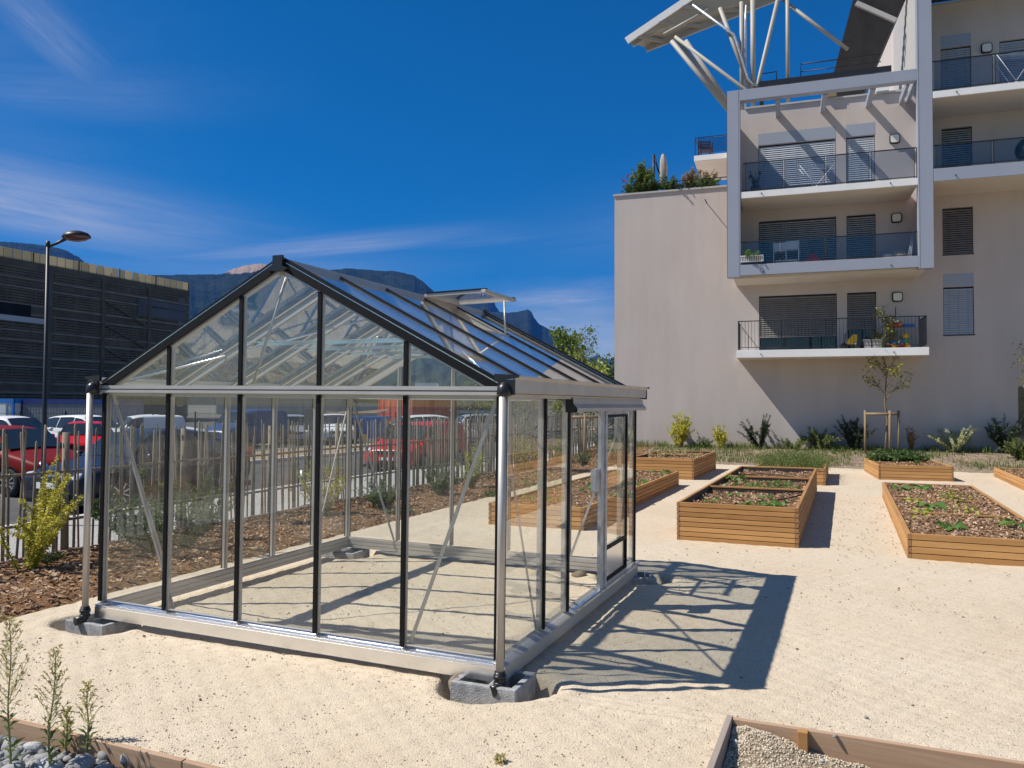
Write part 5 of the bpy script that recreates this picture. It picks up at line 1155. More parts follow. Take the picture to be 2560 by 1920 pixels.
# shrubs along the foot of the building
def at_wall(px, d=.55):
    """foot of the facade below a photo column"""
    dr = FW + RT*((px-1280)/F_PX); a = dr.x/dr.y
    s = (a*(BO.y+BN.y*d)-(BO.x+BN.x*d))/(BT.x-a*BT.y); p = bp(s, d, 0); return Vector((p.x, p.y, gz(p.x, p.y)+.02))
for i, (px, h, n, sp, lm, lf, pm, lab, cat) in enumerate((
    (1697, 1.22, 16, .42, 'l_gold', .085, 55, 'bright yellow bush against the wall left of the shadow edge', 'shrub'), (1803, .85, 14, .30, 'l_gold', .075, 55, 'smaller yellow bush by the wall, right of the bright one', 'shrub'),
    (1900, 1.05, 9, .62, 'l_dark', .085, 60, 'dark evergreen shrub standing in the sunlit part of the wall', 'shrub'), (2052, .75, 16, .55, 'l_weedg', .09, 45, 'loose grassy weed clump by the shaded wall', 'weed'),
    (2135, 1.15, 11, .60, 'l_dark', .085, 60, 'dark arching shrub left of the staked tree', 'shrub'), (2276, .80, 6, .14, 'l_dry', .06, 80, 'dried orange weed standing right of the staked tree', 'weed'),
    (2385, .85, 15, .75, 'l_var', .085, 55, 'cream and white variegated shrub before the shaded wall', 'shrub'), (2515, 1.2, 13, .55, 'l_dark', .085, 60, 'dark shrub by the entrance at the right edge', 'shrub'),
    (2552, .65, 16, .5, 'l_weedg', .09, 55, 'green weeds below the dark shrub at the right edge', 'weed'), (1760, .35, 10, .3, 'l_weedg', .08, 50, 'low weeds between the two yellow bushes', 'weed'), (1985, .45, 12, .5, 'l_weedg', .08, 45, 'sparse weeds where the wall shadow meets the ground', 'weed'))):
    shrub('wall_shrub', lab, cat, at_wall(px, .55 if i not in (8,) else 2.2), h*1.25, int(n*1.6), sp*1.2, lm, lf*1.1, pm*1.5, 60+i, sub=2)
# weeds growing in the bed behind the tallest bed, and greens in the small bed
def bedpt(t, x, y): 
    c, s = math.cos(t.rotation_euler[2]), math.sin(t.rotation_euler[2]); return Vector((t.location.x+c*x-s*y, t.location.y+s*x+c*y, t.location.z+t['soil_z']))
n = 600; w_ = rng.uniform(0, 1, (n, 2)); pos = np.array([tuple(bedpt(PG, .1+1.38*a, .1+3.2*b)) for a, b in w_])
def blades(name, pos, h, w, m, lean=.35, parent=None):
    n = len(pos); a = rng.uniform(0, 6.28, n); hh = h*rng.uniform(.5, 1.1, n); ln = np.abs(rng.normal(0, lean, n))*hh
    dx, dy = np.cos(a), np.sin(a); sx_, sy_ = -dy*w, dx*w
    v = np.zeros((n, 5, 3)); v[:, 0] = pos; v[:, 1] = pos; v[:, 0, 0] -= sx_; v[:, 0, 1] -= sy_; v[:, 1, 0] += sx_; v[:, 1, 1] += sy_
    v[:, 2] = pos; v[:, 3] = pos; v[:, 4] = pos
    v[:, 2, 0] += dx*ln*.35+sx_*.8; v[:, 2, 1] += dy*ln*.35+sy_*.8; v[:, 2, 2] += hh*.6; v[:, 3, 0] += dx*ln*.35-sx_*.8; v[:, 3, 1] += dy*ln*.35-sy_*.8; v[:, 3, 2] += hh*.6
    v[:, 4, 0] += dx*ln; v[:, 4, 1] += dy*ln; v[:, 4, 2] += hh
    f = np.array([(0, 1, 2, 3), (3, 2, 4, 4)]); o = (np.arange(n)*5)[:, None, None]
    tri = np.concatenate([np.array([[0, 1, 2]])+o[:, 0], np.array([[0, 2, 3]])+o[:, 0], np.array([[3, 2, 4]])+o[:, 0]])
    return npmesh(name, v.reshape(-1, 3), tri, m, parent)
tag(blades('tall_weeds', pos, .30, .006, 'grass', .8), 'mass of tall wispy grassy weeds filling the bed behind the tallest bed', 'weeds', kind='stuff')
for k in range(16):
    p = bedpt(PE, random.uniform(.15, 1.55), random.uniform(1.5, 2.7)); 
    shrub('leafy_green', 'dense leafy green clump at the back of the small bed before the staked tree', 'plant', p, random.uniform(.22, .40), 10, .22, 'l_green', .14, 40, 100+k, group='leafy greens in the small bed', sub=0, curve=0, start=.3, width=1.1)
shrub('leafy_green', 'pale green chard clump growing on the front half of the small bed', 'plant', bedpt(PE, 1.0, .35), .2, 6, .12, 'l_seed', .12, 30, 131, sub=0, start=.4)
P_ = np.array([tuple(bedpt(PG, random.uniform(.0, 1.58), random.uniform(.0, 3.3))) for _ in range(8000)]); P_[:, 2] += np.abs(rng.normal(0, .15, 8000))*(1+.5*np.sin(P_[:, 0]*5)*np.sin(P_[:, 1]*4)); P_[:, :2] += rng.normal(0, .10, (8000, 2))
leaves_mesh('weed_leaves', 'l_weedg', P_, rng.normal(0, 1, (8000, 3))+np.array([0, 0, .4]), rng.uniform(.02, .07, 8000), bpy.data.objects['tall_weeds'], .5)
# seedlings on the beds
def seedling(name, label, cat, p, h, nleaf, leaf, m, seed, group, width=1.1, flat=.9):
    t = thing(name, p, 0, label, cat, group); g = np.random.default_rng(seed); mb = MB(); P, D = [], []
    for i in range(nleaf):
        a = i*2.4+g.uniform(-.4, .4); L = h*g.uniform(.6, 1.1); d = Vector((math.cos(a)*flat, math.sin(a)*flat, 1)).normalized()
        mb.tube([(0, 0, -.02), tuple(d*L*.5+Vector((0, 0, .1*L))), tuple(d*L)], .004, 4, False); P.append(tuple(d*L)); D.append((math.cos(a), math.sin(a), g.uniform(-.25, .25)))
    mb.build('stems', 'stem' if m != 'l_seed' else m, t); leaves_mesh('leaves', m, np.array(P), np.array(D), leaf*g.uniform(.7, 1.2, nleaf), t, width, .3, .4); return t
sd = 300
def sow(bed, n, label, group, x0, x1, y0, y1, h, leaf, m='l_seed', cat='seedling', nleaf=6):
    global sd
    for _ in range(n):
        sd += 1; seedling('seedling', label, cat, bedpt(bed, random.uniform(x0, x1), random.uniform(y0, y1)), h*random.uniform(.7, 1.2), nleaf, leaf, m, sd, group)
sow(PC, 9, 'small green seedling in the front compartment of the tallest bed', 'seedlings in the front compartment of the tallest bed', .2, 1.4, .3, 2.3, .10, .10)
sow(PC, 8, 'small green seedling in the middle compartment of the tallest bed', 'seedlings in the middle compartment of the tallest bed', .2, 1.4, 2.9, 4.6, .11, .11)
seedling('seedling', 'fresh green courgette plant against the left wall of the tallest bed', 'seedling', bedpt(PC, .22, 4.45), .16, 8, .16, 'l_seed', 901, None)
seedling('seedling', 'dark leafy seedling at the middle divider of the tallest bed', 'seedling', bedpt(PC, 1.05, 3.0), .15, 9, .13, 'l_green', 902, None)
sow(PA, 7, 'leafy vegetable plant in the near half of the low bed behind the greenhouse', 'vegetables in the near half of the bed behind the greenhouse', .2, 1.4, .5, 3.4, .17, .16)
sow(PA, 5, 'green vegetable plant at the far half of the low bed behind the greenhouse', 'vegetables in the far half of the bed behind the greenhouse', .2, 1.4, 4.3, 6.9, .16, .16)
for i, (x, y, s, lab) in enumerate(((.55, .85, 1.3, 'rhubarb plant at the front left of the right hand bed'), (1.42, 1.25, 1.6, 'large rhubarb plant with lobed leaves at the front right of the right hand bed'), (.52, 3.15, 1.4, 'rhubarb plant just behind the middle divider of the right hand bed'), (.35, 3.9, .9, 'small rhubarb plant left of the second divider of the right hand bed'), (.25, 5.9, 1.3, 'rhubarb plant at the far left corner of the right hand bed'), (.65, 6.2, 1.5, 'tallest rhubarb plant at the far end of the right hand bed'), (.35, 2.45, 1.1, 'pale rhubarb plant beside the divider of the right hand bed'))):
    seedling('rhubarb', lab, 'plant', bedpt(PD, x, y), .085*s, 8, .125*s, 'l_seed' if i not in (3, 6) else 'l_goldg', 920+i, None, 1.35)
sow(PD, 12, 'tiny yellowing seedling in the right hand bed of bark mulch', 'tiny seedlings in the right hand bed', .25, 1.4, .5, 6.6, .07, .08, 'l_goldg')
shrub('tomato_plant', 'straggly yellowing plant in the middle of the right hand bed', 'plant', bedpt(PD, 1.0, 4.3), .26, 7, .32, 'l_goldg', .07, 40, 950, sub=1, curve=0)
for i in range(6): shrub('straggly_stalk', 'straggly yellow stalk drooping in the short bed at the back of the path', 'plant', bedpt(PB, random.uniform(.2, 1.4), random.uniform(.2, 3.3)), .22, 7, .40, 'l_weed', .07, 25, 960+i, group='straggly stalks in the short back bed', sub=1, curve=-.2)
# hoses
tag(MB().tube([tuple(bedpt(PC, .1+.23*i, 5.3+.8*math.sin(i*.6)))[:2]+(PC.location.z+zC+.05,) for i in range(7)], .012, 6).build('drip_hose', 'liner'), 'thin dark hose curved over the far compartment of the tallest bed', 'hose')
tag(MB().tube([tuple(bedpt(PC, .95+.10*i, 1.15+.012*i*i*3))[:2]+(PC.location.z+zC+.045,) for i in range(7)], .012, 6).build('drip_hose', 'liner'), 'thin dark hose curled in the front compartment of the tallest bed', 'hose')
# staked young trees
def stake_frame(p, label, r=.42, h=1.32):
    t = thing('tree_stake_frame', p, YAW, label, 'stakes'); pts = [(-r, -.12), (.12, -.38), (.42, .30)]
    for q in pts: MB().tube([(q[0], q[1], -.1), (q[0], q[1], h+.06)], .042, 8).build('stake', 'post', t)
    for a, b in ((0, 1), (1, 2), (2, 0)): MB().tube([(*pts[a], h-.06), (*pts[b], h-.06)], .045, 8).build('crossbar', 'post', t)
tp = bp(8.9, 3.55, 0); dr = FW + RT*((2212-1280)/F_PX); 
tp = pix(2214, 1132); 
tree('young_tree', 'slender young tree with sparse yellowing leaves inside a stake frame before the facade', tp, 4.55, lambda q: 1.0-.6*max(0, q-.4), .045, 'l_yt', .115, 850, 71, 13, .38, .22, 1.5, clump=.09)
stake_frame(tp, 'round wooden stakes with crossbars around the slender young tree', .62, 1.40)
tp2 = pix(1462, 1160)
tree('young_tree', 'young tree by the fence seen through the greenhouse side, leafy lower branches', tp2+Vector((0, .2, 0)), 4.2, lambda q: 1.0-.6*q, .045, 'l_tree', .10, 700, 72, 11, .5, .25, 1.0, clump=.12)
stake_frame(tp2, 'round wooden stakes with crossbars seen through the greenhouse door opening', .55, 1.55)
tree('young_tree', 'small dark leaved tree behind the first right side pane', pix(1330, 1180), 2.6, lambda q: 1.0-.55*q, .035, 'l_green', .085, 1300, 73, 12, .25, .28, .8, clump=.10)
tree('young_tree', 'small tree beyond the fence left of the near corner post', Vector((-1.4, 33.0, -.1)), 3.4, lambda q: 1.0-.4*q, .06, 'l_green', .13, 900, 74, 10, .4, .35, .9, clump=.22)
tree('young_tree', 'thin young tree cut by the right edge before the facade', at_wall(2590, 1.2), 3.6, lambda q: .9, .04, 'l_yt', .11, 260, 75, 9, .45, .26, .9, clump=.08)
# trees beyond the site, right of the greenhouse roof
tree('ash_tree', 'light green ash with a tall thin leader rising beside the building', Vector((3.3, 48, -.1)), 6.5, lambda q: 1.25-1.05*q, .11, 'l_tree', .30, 2600, 81, 18, .16, .34, .7, clump=.26)
tree('hedge_tree', 'dark green tree against the building edge behind the ash', Vector((6.3, 53, -.1)), 3.9, lambda q: 1.0, .12, 'l_green', .30, 3600, 82, 16, .1, .5, .7, clump=.5)
tree('hedge_tree', 'dark green tree left of the ash, half hidden by the greenhouse roof', Vector((-.2, 56, -.1)), 5.0, lambda q: 1.0-.2*q, .12, 'l_green', .30, 3600, 83, 16, .1, .42, .7, clump=.45)
tree('hedge_tree', 'yellowish green tree directly under the ash crown', Vector((3.6, 47, -.1)), 3.9, lambda q: 1.1, .12, 'l_goldg', .26, 2600, 84, 16, .1, .5, .6, clump=.4)
# bare shrubs on the car park roof
for i, (px, hh) in enumerate(((265, 1.8), (305, 2.6), (325, 2.2))):
    d = 99 + i*1.6; x = (px*1.0-1280)/F_PX*d
    shrub('roof_shrub', ('leftmost bare shrub on the car park roof', 'tallest bare shrub on the car park roof', 'rightmost bare shrub on the car park roof')[i], 'shrub', (x-.6, d+4, CPH-2.2), hh+.9, 6, .9, 'l_dry', .10, 7, 600+i, sub=3, r0=.02)
# ------------------------------------------------------------------ foreground
# left: edging board and pebble bed; right: timber frame with gravelly soil
def board(name, a, b, z0, z1, th, m, label, off=0):
    d = (b-a); L = d.length; rz = math.atan2(d.y, d.x)
    o = MB().box(0, L, -th/2, th/2, z0, z1).build(name, m, None, .004, (a.x, a.y, 0), (0, 0, rz)); return tag(o, label, 'edging board')
board('edging_board', site(-7.5, PB_V), site(-3.18, PB_V), -.22, .012, .034, 'wold', 'sawn edging board holding back the pebbles at the lower left')
board('edging_board', site(-3.178, PB_V+.004), site(2.0, PB_V-.05), -.22, .008, .034, 'wold', 'next length of edging board running out of the bottom of the picture')
fr = thing('sunken_bed_edging', site(FR_U, FR_V), YAW, 'sawn timber edging frame around gravelly soil at the lower right', 'edging frame')
MB().box(0.036, 6.5, -.018, .018, -.22, .022).build('long_board', 'wold', fr, .004)
MB().box(0, .036, -3.2, .018, -.22, .030).build('short_board', 'woldy', fr, .004)
MB().box(.40, .455, -.072, -.019, -.22, .028).build('corner_stake', 'wx', fr, .004)
MB().tube([(1.50, -.024, -.15), (1.502, -.026, -.02), (1.496, -.022, .035)], [.004, .003, .001], 5).build('root_strand', 'stem', fr)
def soil_z(u, v): return -.085-.055*ss((u-FR_U-.25)/.7)+.010*nz2(u, v, 9)+.008*nz2(u, v, 31)+.075*np.exp(-(((u-FR_U-.12)/.26)**2+((v-FR_V)/.20)**2))
sheet('pebble_ground', 'gravel', -8, 2, 1.0, PB_V-.018, .06, .06, lambda x, y, u, v: -.105+.012*nz2(u, v, 7)-.14*(u > -1.9))
sheet('soil_patch', 'gravel', FR_U+.036, 6, 1.5, FR_V-.02, .03, .03, lambda x, y, u, v: soil_z(u, v))
n = 5200; uv = np.stack([rng.uniform(-4.8, -1.9, n), rng.uniform(2.0, PB_V-.03, n)], 1)
size = np.clip(rng.lognormal(-4.05, .42, n), .008, .045)
z = -.105 + .012*nz2(uv[:, 0], uv[:, 1], 7) + size*.35 + rng.uniform(0, .02, n)
pos = np.stack([uv[:, 0]*U.x+uv[:, 1]*V.x, uv[:, 0]*U.y+uv[:, 1]*V.y, z], 1)
dv = SPHV*(1+.10*np.sin(SPHV*5).sum(1, keepdims=True)/3)
tag(scatter('pebbles', dv, SPHF, pos, np.stack([size*rng.uniform(.9, 1.5, n), size*rng.uniform(.7, 1.1, n), size*rng.uniform(.45, .75, n)], 1), .35, 'stone', smooth=True), 'grey river pebbles piled behind the edging board', 'pebbles', kind='stuff')
def rock(label, px, py, z, s, m, seed, sq=(1, .8, .6)):
    s = s*.85
    g = np.random.default_rng(seed); v = SPHV*np.array(sq)*s; k = g.normal(0, 1, (5, 3)); v = v*(1+.16*np.sin(SPHV@k.T*1.7).sum(1, keepdims=True)/2); v = np.clip(v, -s*.75*np.array(sq), None)
    p = pix(px, py, z); o = npmesh('rock', v, SPHF, m, None, True); o.location = p; o.rotation_euler = (g.uniform(-.3, .3), g.uniform(-.3, .3), g.uniform(0, 6)); return tag(o, label, 'rock')
rock('broad pale rock at the very bottom, left of the last weed', 130, 1915, -.06, .085, 'lime', 1, (1.3, .8, .5))
rock('grey block shaped rock below the third weed', 205, 1912, -.05, .09, 'stone', 2)
rock('small pale pointed rock by the edging board', 312, 1895, -.05, .045, 'lime', 3, (.8, .7, .9))
rock('dark round stone between the weeds and the board', 258, 1890, -.06, .05, 'stone', 4)
rock('pale oval rock against the edging board', 85, 1868, -.06, .06, 'lime', 5, (1.3, .7, .6))
rock('dark rock next to the broad pale rock', 175, 1925, -.06, .06, 'stone', 6)
rock('whitish stone inside the timber frame corner', 1838, 1862, -.055, .040, 'lime', 7, (.7, .6, 1.1))
rock('small white stone in the soil inside the timber frame', 2055, 1902, -.06, .022, 'lime', 8)
rock('reddish stone in the sand heap of the frame corner', 1872, 1842, -.045, .020, 'grit', 9)
rock('clod of earth left of the near concrete block', 1140, 1712, -.0, .085, 'earth', 10, (.7, .8, 1.0))
rock('clod of earth in the hole at the far door corner', 1450, 1440, .0, .10, 'earth', 11, (1.1, .8, .7))
rock('grey pebble lying on the sand right of the centre bottom', 2165, 1793, .01, .016, 'stone', 12)
rock('pair stone lying against the frame board', 2088, 1841, .02, .018, 'stone', 13, (1.4, .7, .5))
n = 2600; a_ = rng.uniform(0, 1, (n, 2))**1.6; uu = FR_U+.045+.8*a_[:, 0]; vv = FR_V-.03-.45*a_[:, 1]; hz2 = soil_z(uu, vv); s_ = rng.uniform(.004, .010, n)
tag(scatter('spilled_grit', ICOV, ICOF, np.stack([uu*U.x+vv*V.x, uu*U.y+vv*V.y, hz2+.002], 1), np.stack([s_, s_*.8, s_*.6], 1), .5, 'grit', smooth=True), 'pale grit spilled into the corner of the sunken edging', 'grit', kind='stuff')
n = 500; uu = rng.uniform(FR_U+.06, 2.2, n); vv = rng.uniform(3.6, FR_V-.04, n); s_ = rng.uniform(.003, .010, n)
tag(scatter('soil_stones', dv, SPHF, np.stack([uu*U.x+vv*V.x, uu*U.y+vv*V.y, soil_z(uu, vv)+.002], 1), np.stack([s_*1.2, s_, s_*.7], 1), .5, 'pebbleb', smooth=True), 'small stones in the gravelly soil of the sunken edging', 'stones', kind='stuff')
# tall dry weeds in the pebble bed
def weed(label, px, py, h, seed, r=.05):
    p = pix(px, py, -.08); t = thing('tall_weed', p, 0, label, 'weed'); g = random.Random(seed); mb = MB(); tw_ = MB(); P, D, S, P2, D2, S2_ = [], [], [], [], [], []
    bend = g.uniform(-.03, .05); ax = [Vector((bend*(q*q)*h+.006*math.sin(q*9+seed), .004*math.cos(q*7), h*q)) for q in [i/14 for i in range(15)]]
    mb.tube(ax, [.006*(1-.8*i/14)+.001 for i in range(15)], 6)
    k = max(48, int(105*h))
    for j in range(k):
        q = .06+.94*j/k; f = q*14; i = min(int(f), 13); pt = ax[i].lerp(ax[i+1], f-i); a = j*2.4+g.uniform(-.6, .6); d = Vector((math.cos(a), math.sin(a), .9)).normalized()
        if q < .38: P2.append(pt); D2.append(d); S2_.append(.085*g.uniform(.7, 1.2)); continue
        L = .22*h*(1.10-q)*g.uniform(.25, 1.3)+.012
        tw = [pt, pt+d*L*.5, pt+d*L+Vector((0, 0, L*.25))]; tw_.tube(tw, .0013, 4, False)
        for m_ in range(7): s = g.uniform(.25, 1.05); pp = tw[0].lerp(tw[2], s); P.append(pp); D.append((d+Vector((g.gauss(0, .6), g.gauss(0, .6), g.gauss(.3, .4))))); S.append(.027*g.uniform(.6, 1.5))
    mb.build('stalk', 'drystem', t)
    A = lambda L_: np.array([tuple(v) for v in L_])
    leaves_mesh('seed_heads', 'l_weed', A(P), A(D), np.array(S), t, .45, extra=tw_.tube([a+Vector((.0005, 0, 0)) for a in ax[5:]], .0022, 4, False)); leaves_mesh('lower_leaves', 'l_weedg', A(P2), A(D2), np.array(S2_), t, .28)
weed('tallest dry weed at the left edge of the pebble bed', 22, 1930, .80, 1)
weed('second tall dry weed in the pebble bed', 122, 1935, .64, 2)
weed('thin short weed standing at the edging board', 166, 1885, .24, 3)
weed('third dry weed leaning by the edging board', 218, 1890, .40, 4)
weed('small weed tip at the bottom edge in the middle', 1250, 1945, .10, 5)
# loose grit, pebbles and dead leaves on the sand
def on_ground(n, u0, u1, v0, v1, bias=1.0):
    uu = rng.uniform(u0, u1, n); vv = v0+(v1-v0)*rng.uniform(0, 1, n)**bias; x = uu*U.x+vv*V.x; y = uu*U.y+vv*V.y
    keep = (vv > PB_V+.03) & ~((uu > FR_U-.03) & (vv < FR_V+.03)); return np.stack([x, y, ground_z(x, y)], 1)[keep]
p_ = on_ground(9000, -6.2, 2.4, 3.2, 9.0, 1.6); s_ = rng.uniform(.003, .0085, len(p_))
tag(scatter('loose_grit', ICOV, ICOF, p_, np.stack([s_, s_*.8, s_*.6], 1), .5, 'grit', smooth=True), 'loose pale grit grains over the near sand', 'grit', kind='stuff')
p_ = on_ground(330, -6.2, 6, 3.2, 16, 1.3); s_ = rng.uniform(.004, .012, len(p_))
tag(scatter('small_stones', dv, SPHF, p_, np.stack([s_*1.2, s_, s_*.7], 1), .5, 'pebbleb', smooth=True), 'scattered small dark stones on the sand', 'stones', kind='stuff')
p_ = np.concatenate([on_ground(1500, -2.2, 9, 8, 25.5, 1.3), on_ground(500, -.6, 1.0, 11, 17)]); p_[:, 2] += .012; s_ = rng.uniform(.012, .038, len(p_))
tag(scatter('fallen_leaves', [(-.5, -.25, 0), (.0, -.3, .12), (.5, .05, 0), (0, .3, .15)], [(0, 1, 2, 3)], p_, s_, .25, 'leaflitter'), 'small dead leaves and bark bits scattered on the sandy path', 'leaf litter', kind='stuff')
# bark chips on the mulch strip, grass on the bank
n = 12000; uu = rng.uniform(-8.85, -6.66, n); vv = 3.4+25.6*rng.uniform(0, 1, n)**1.7; x = uu*U.x+vv*V.x; y = uu*U.y+vv*V.y
z = ground_z(x, y)+.045+.02*nz2(uu, vv, 6)+.012*nz2(uu, vv, 17)-.05*np.exp(-((uu+6.64)/.10)**2)
tag(scatter('bark_chips', CHIPV, BOXF, np.stack([x, y, z], 1), np.stack([rng.uniform(.03, .10, n), rng.uniform(.015, .04, n), rng.uniform(.008, .02, n)], 1), .4, 'chip'), 'coarse brown bark chips covering the mulch strip along the fence', 'bark chips', kind='stuff')
n = 10500; uu = rng.uniform(-6.5, 6, n); vv = rng.uniform(26.3, 30.6, n); x = uu*U.x+vv*V.x; y = uu*U.y+vv*V.y
dens = np.sin(uu*.9+.5)*np.sin(vv*1.3+1)+.5*np.sin(uu*3.1)*np.sin(vv*2.7)+.9*(uu < .2)+.4*(vv > 28.8); k = dens+rng.uniform(-1, 0.35, n) > .1; pos = np.stack([x, y, ground_z(x, y)+.03], 1)[k]
tag(blades('bank_grass', pos, .14, .009, 'grass', .6), 'patchy short grass and weeds on the bank before the building', 'grass', kind='stuff')
n = 3000; s_l = rng.uniform(-.2, 13.5, n); d_l = np.abs(rng.normal(0, .45, n))+.12; keep = (np.sin(s_l*1.7)+np.sin(s_l*4.1+1)+.8*(s_l < 7) > .35); x = (BO.x+BT.x*s_l+BN.x*d_l)[keep]; y = (BO.y+BT.y*s_l+BN.y*d_l)[keep]
tag(blades('wall_foot_weeds', np.stack([x, y, ground_z(x, y)+.03], 1), .27, .007, 'grass', .55), 'loose grassy weeds growing along the foot of the building', 'weeds', kind='stuff')
n = 2600; uu = rng.uniform(-6.5, 6, n); vv = rng.uniform(25.9, 30.7, n); x = uu*U.x+vv*V.x; y = uu*U.y+vv*V.y
tag(scatter('bank_litter', CHIPV, BOXF, np.stack([x, y, ground_z(x, y)+.04], 1), np.stack([rng.uniform(.03, .10, n), rng.uniform(.02, .04, n), rng.uniform(.01, .02, n)], 1), .4, 'chip'), 'wood chip and straw scattered on the bank', 'wood chips', kind='stuff')

# ------------------------------------------------------------------ things on the balconies and terraces
def bthing(name, s, d, z, label, cat, rz=0.0, group=None): return thing(name, bp(s, d, z), BY+rz, label, cat, group)
# roof terrace planting on the left wing
for i, (s, h, sp, lm, lf, lab) in enumerate(((.95, 1.35, .38, 'l_tree', .12, 'tall light green shrub at the left end of the roof terrace'), (1.30, .75, .42, 'l_green', .11, 'bushy green plant in the middle of the roof terrace planting'), (.55, .6, .3, 'l_green', .10, 'low plant trailing over the left end of the terrace coping'), (2.05, .7, .34, 'l_green', .10, 'loose green plant right of the folded parasol'), (2.85, .95, .20, 'l_rust', .10, 'thin bronze leaved plant on the terrace'), (3.35, .95, .36, 'l_rust', .11, 'full bronze and green shrub before the small balcony'), (3.45, .50, .42, 'l_green', .10, 'low green plant under the bronze shrub'), (2.5, .35, .5, 'l_dark', .09, 'low dark plants along the terrace rail'))):
    shrub('terrace_plant', lab, 'plant', bp(s, -.45-.1*(i % 3), 10.12), h*1.15, 22, sp*1.35, lm, lf*1.15, 75, 700+i, sub=2, sub_len=.35)
for i, (s, z) in enumerate(((.45, 10.98), (.33, 10.80))):
    t = thing('red_flower', bp(s, -.42, 10.3), 0, ('upper cluster of red flowers at the left end of the terrace', 'lower cluster of red flowers at the left end of the terrace')[i], 'flower')
    P = rng.normal(0, .055, (22, 3))*np.array([1.4, 1, .7])+np.array([0, 0, z-10.3]); leaves_mesh('petals', 'l_red', P, rng.normal(0, 1, (22, 3)), np.full(22, .055), t, 1.4); MB().tube([(.25, 0, -.1), (.1, 0, (z-10.3)*.6), (0, 0, z-10.3)], .008, 5).build('stalk', 'stem', t)
pa = bthing('parasol', 1.72, -1.2, 10.0, 'folded beige parasol on the roof terrace', 'parasol')
MB().tube([(0, 0, 0), (0, 0, 2.0)], .02, 8).build('pole', 'dark', pa)
pr_ = [(.06, .55), (.13, .75), (.15, 1.0), (.16, 1.4), (.12, 1.7), (.07, 1.9), (.0, 1.98)]; mb = MB().lathe(pr_, 16)
mb.v = [(x*(1+.16*math.cos(5*math.atan2(y, x)+z*3)), y*(1+.16*math.cos(5*math.atan2(y, x)+z*3)), z) for x, y, z in mb.v]; mb.build('canopy', 'cloth', pa)
pp_ = bthing('parasol_mast', 1.36, -1.1, 10.0, 'dark slanted parasol mast beside the folded parasol', 'mast')
MB().tube([(0, 0, 0), (.0, 0, 1.95)], .05, 8).tube([(.02, 0, 1.9), (.20, 0, 1.2)], .03, 8).build('mast', 'dark', pp_)
def chair(s, d, z, label):
    t = bthing('balcony_chair', s, d, z, label, 'chair', .3)
    MB().box(-.26, .26, -.26, .26, .36, .44).build('seat', 'brownw', t)
    b = MB(); [b.box(-.26, .26, .22, .26, .50+k*.10, .57+k*.10) for k in range(4)]; b.box(-.26, -.22, .22, .27, .44, .92).box(.22, .26, .22, .27, .44, .92).build('backrest', 'brownw', t)
    for x, y in ((-.24, -.24), (.24, -.24), (-.24, .24), (.24, .24)): MB().box(x-.025, x+.025, y-.025, y+.025, 0, .62 if y < 0 else .36).build('leg', 'brownw', t)
    for x in (-.26, .26): MB().box(x-.03, x+.03, -.27, .25, .62, .66).build('armrest', 'brownw', t)
chair(3.15, -3.7, 12.32, 'brown slatted chair on the small balcony above the terrace')
fb = bthing('flower_box', 5.22, D2-.06, 6.86, 'white basket style flower box hung on the first framed balcony', 'flower box')
q = MB(); [q.box(-.36+i*.06, -.335+i*.06, -.09, -.075, 0, .20) for i in range(13)]; q.box(-.37, .37, -.08, .10, .0, .03).box(-.38, .38, -.10, -.07, .19, .22).box(-.38, .38, .09, .11, 0, .22).build('basket', 'whitep', fb)
MB().box(-.35, .35, -.07, .085, .03, .16).build('soil', 'mulch', fb)
shrub('balcony_plant', 'leafy green plant in the white flower box', 'plant', bp(5.05, D2-.06, 7.0), .32, 9, .22, 'l_seed', .12, 40, 720, sub=0, curve=0); shrub('balcony_plant', 'second leafy plant at the right end of the white flower box', 'plant', bp(5.36, D2-.06, 7.0), .28, 9, .2, 'l_seed', .12, 40, 721, sub=0, curve=0)
sh = bthing('shelf_unit', 6.35, .75, 6.76, 'white shelf unit behind the glass railing of the first framed balcony', 'shelf')
MB().box(-.42, -.02, -.16, .16, .62, .92).box(.02, .42, -.16, .16, .66, .96).build('upper_box', 'whitep', sh); MB().box(-.44, -.40, -.16, .16, 0, .95).box(.40, .44, -.16, .16, 0, .98).box(-.02, .02, -.16, .16, 0, .95).build('upright', 'whitep', sh); MB().box(-.36, .38, -.16, .16, .06, .30).build('lower_box', 'whitep', sh)
tt = bthing('toy_tent', 7.25, .9, 6.76, 'small red pointed toy tent on the first framed balcony', 'toy'); MB().lathe([(.36, 0), (.33, .15), (.0, .52)], 8).build('tent_cloth', 'redp', tt); MB().tube([(0, 0, .5), (0, 0, .6)], .01, 5).build('tent_pole', 'dark', tt)
hb = bthing('bag_heap', 9.95, 1.1, 6.76, 'pale bundled bags in the right corner of the first framed balcony', 'bags'); MB().lathe([(0, .42), (.16, .38), (.26, .22), (.24, .05), (0, 0)], 10).build('bag', 'cloth', hb); MB().lathe([(0, .3), (.14, .26), (.2, .1), (0, 0)], 10, (-.35, 0, 0)).build('bag', 'whitep', hb)
for i in range(3): tag(MB().tube([bp(10.15+.05*i, 1.5, 6.78), bp(10.36, 1.3, 7.75-.1*i)], .012, 6).build('leaning_pole', 'whitep'), ('leftmost white pole leaning in the balcony corner', 'middle white pole leaning in the balcony corner', 'rightmost white pole leaning in the balcony corner')[i], 'pole')
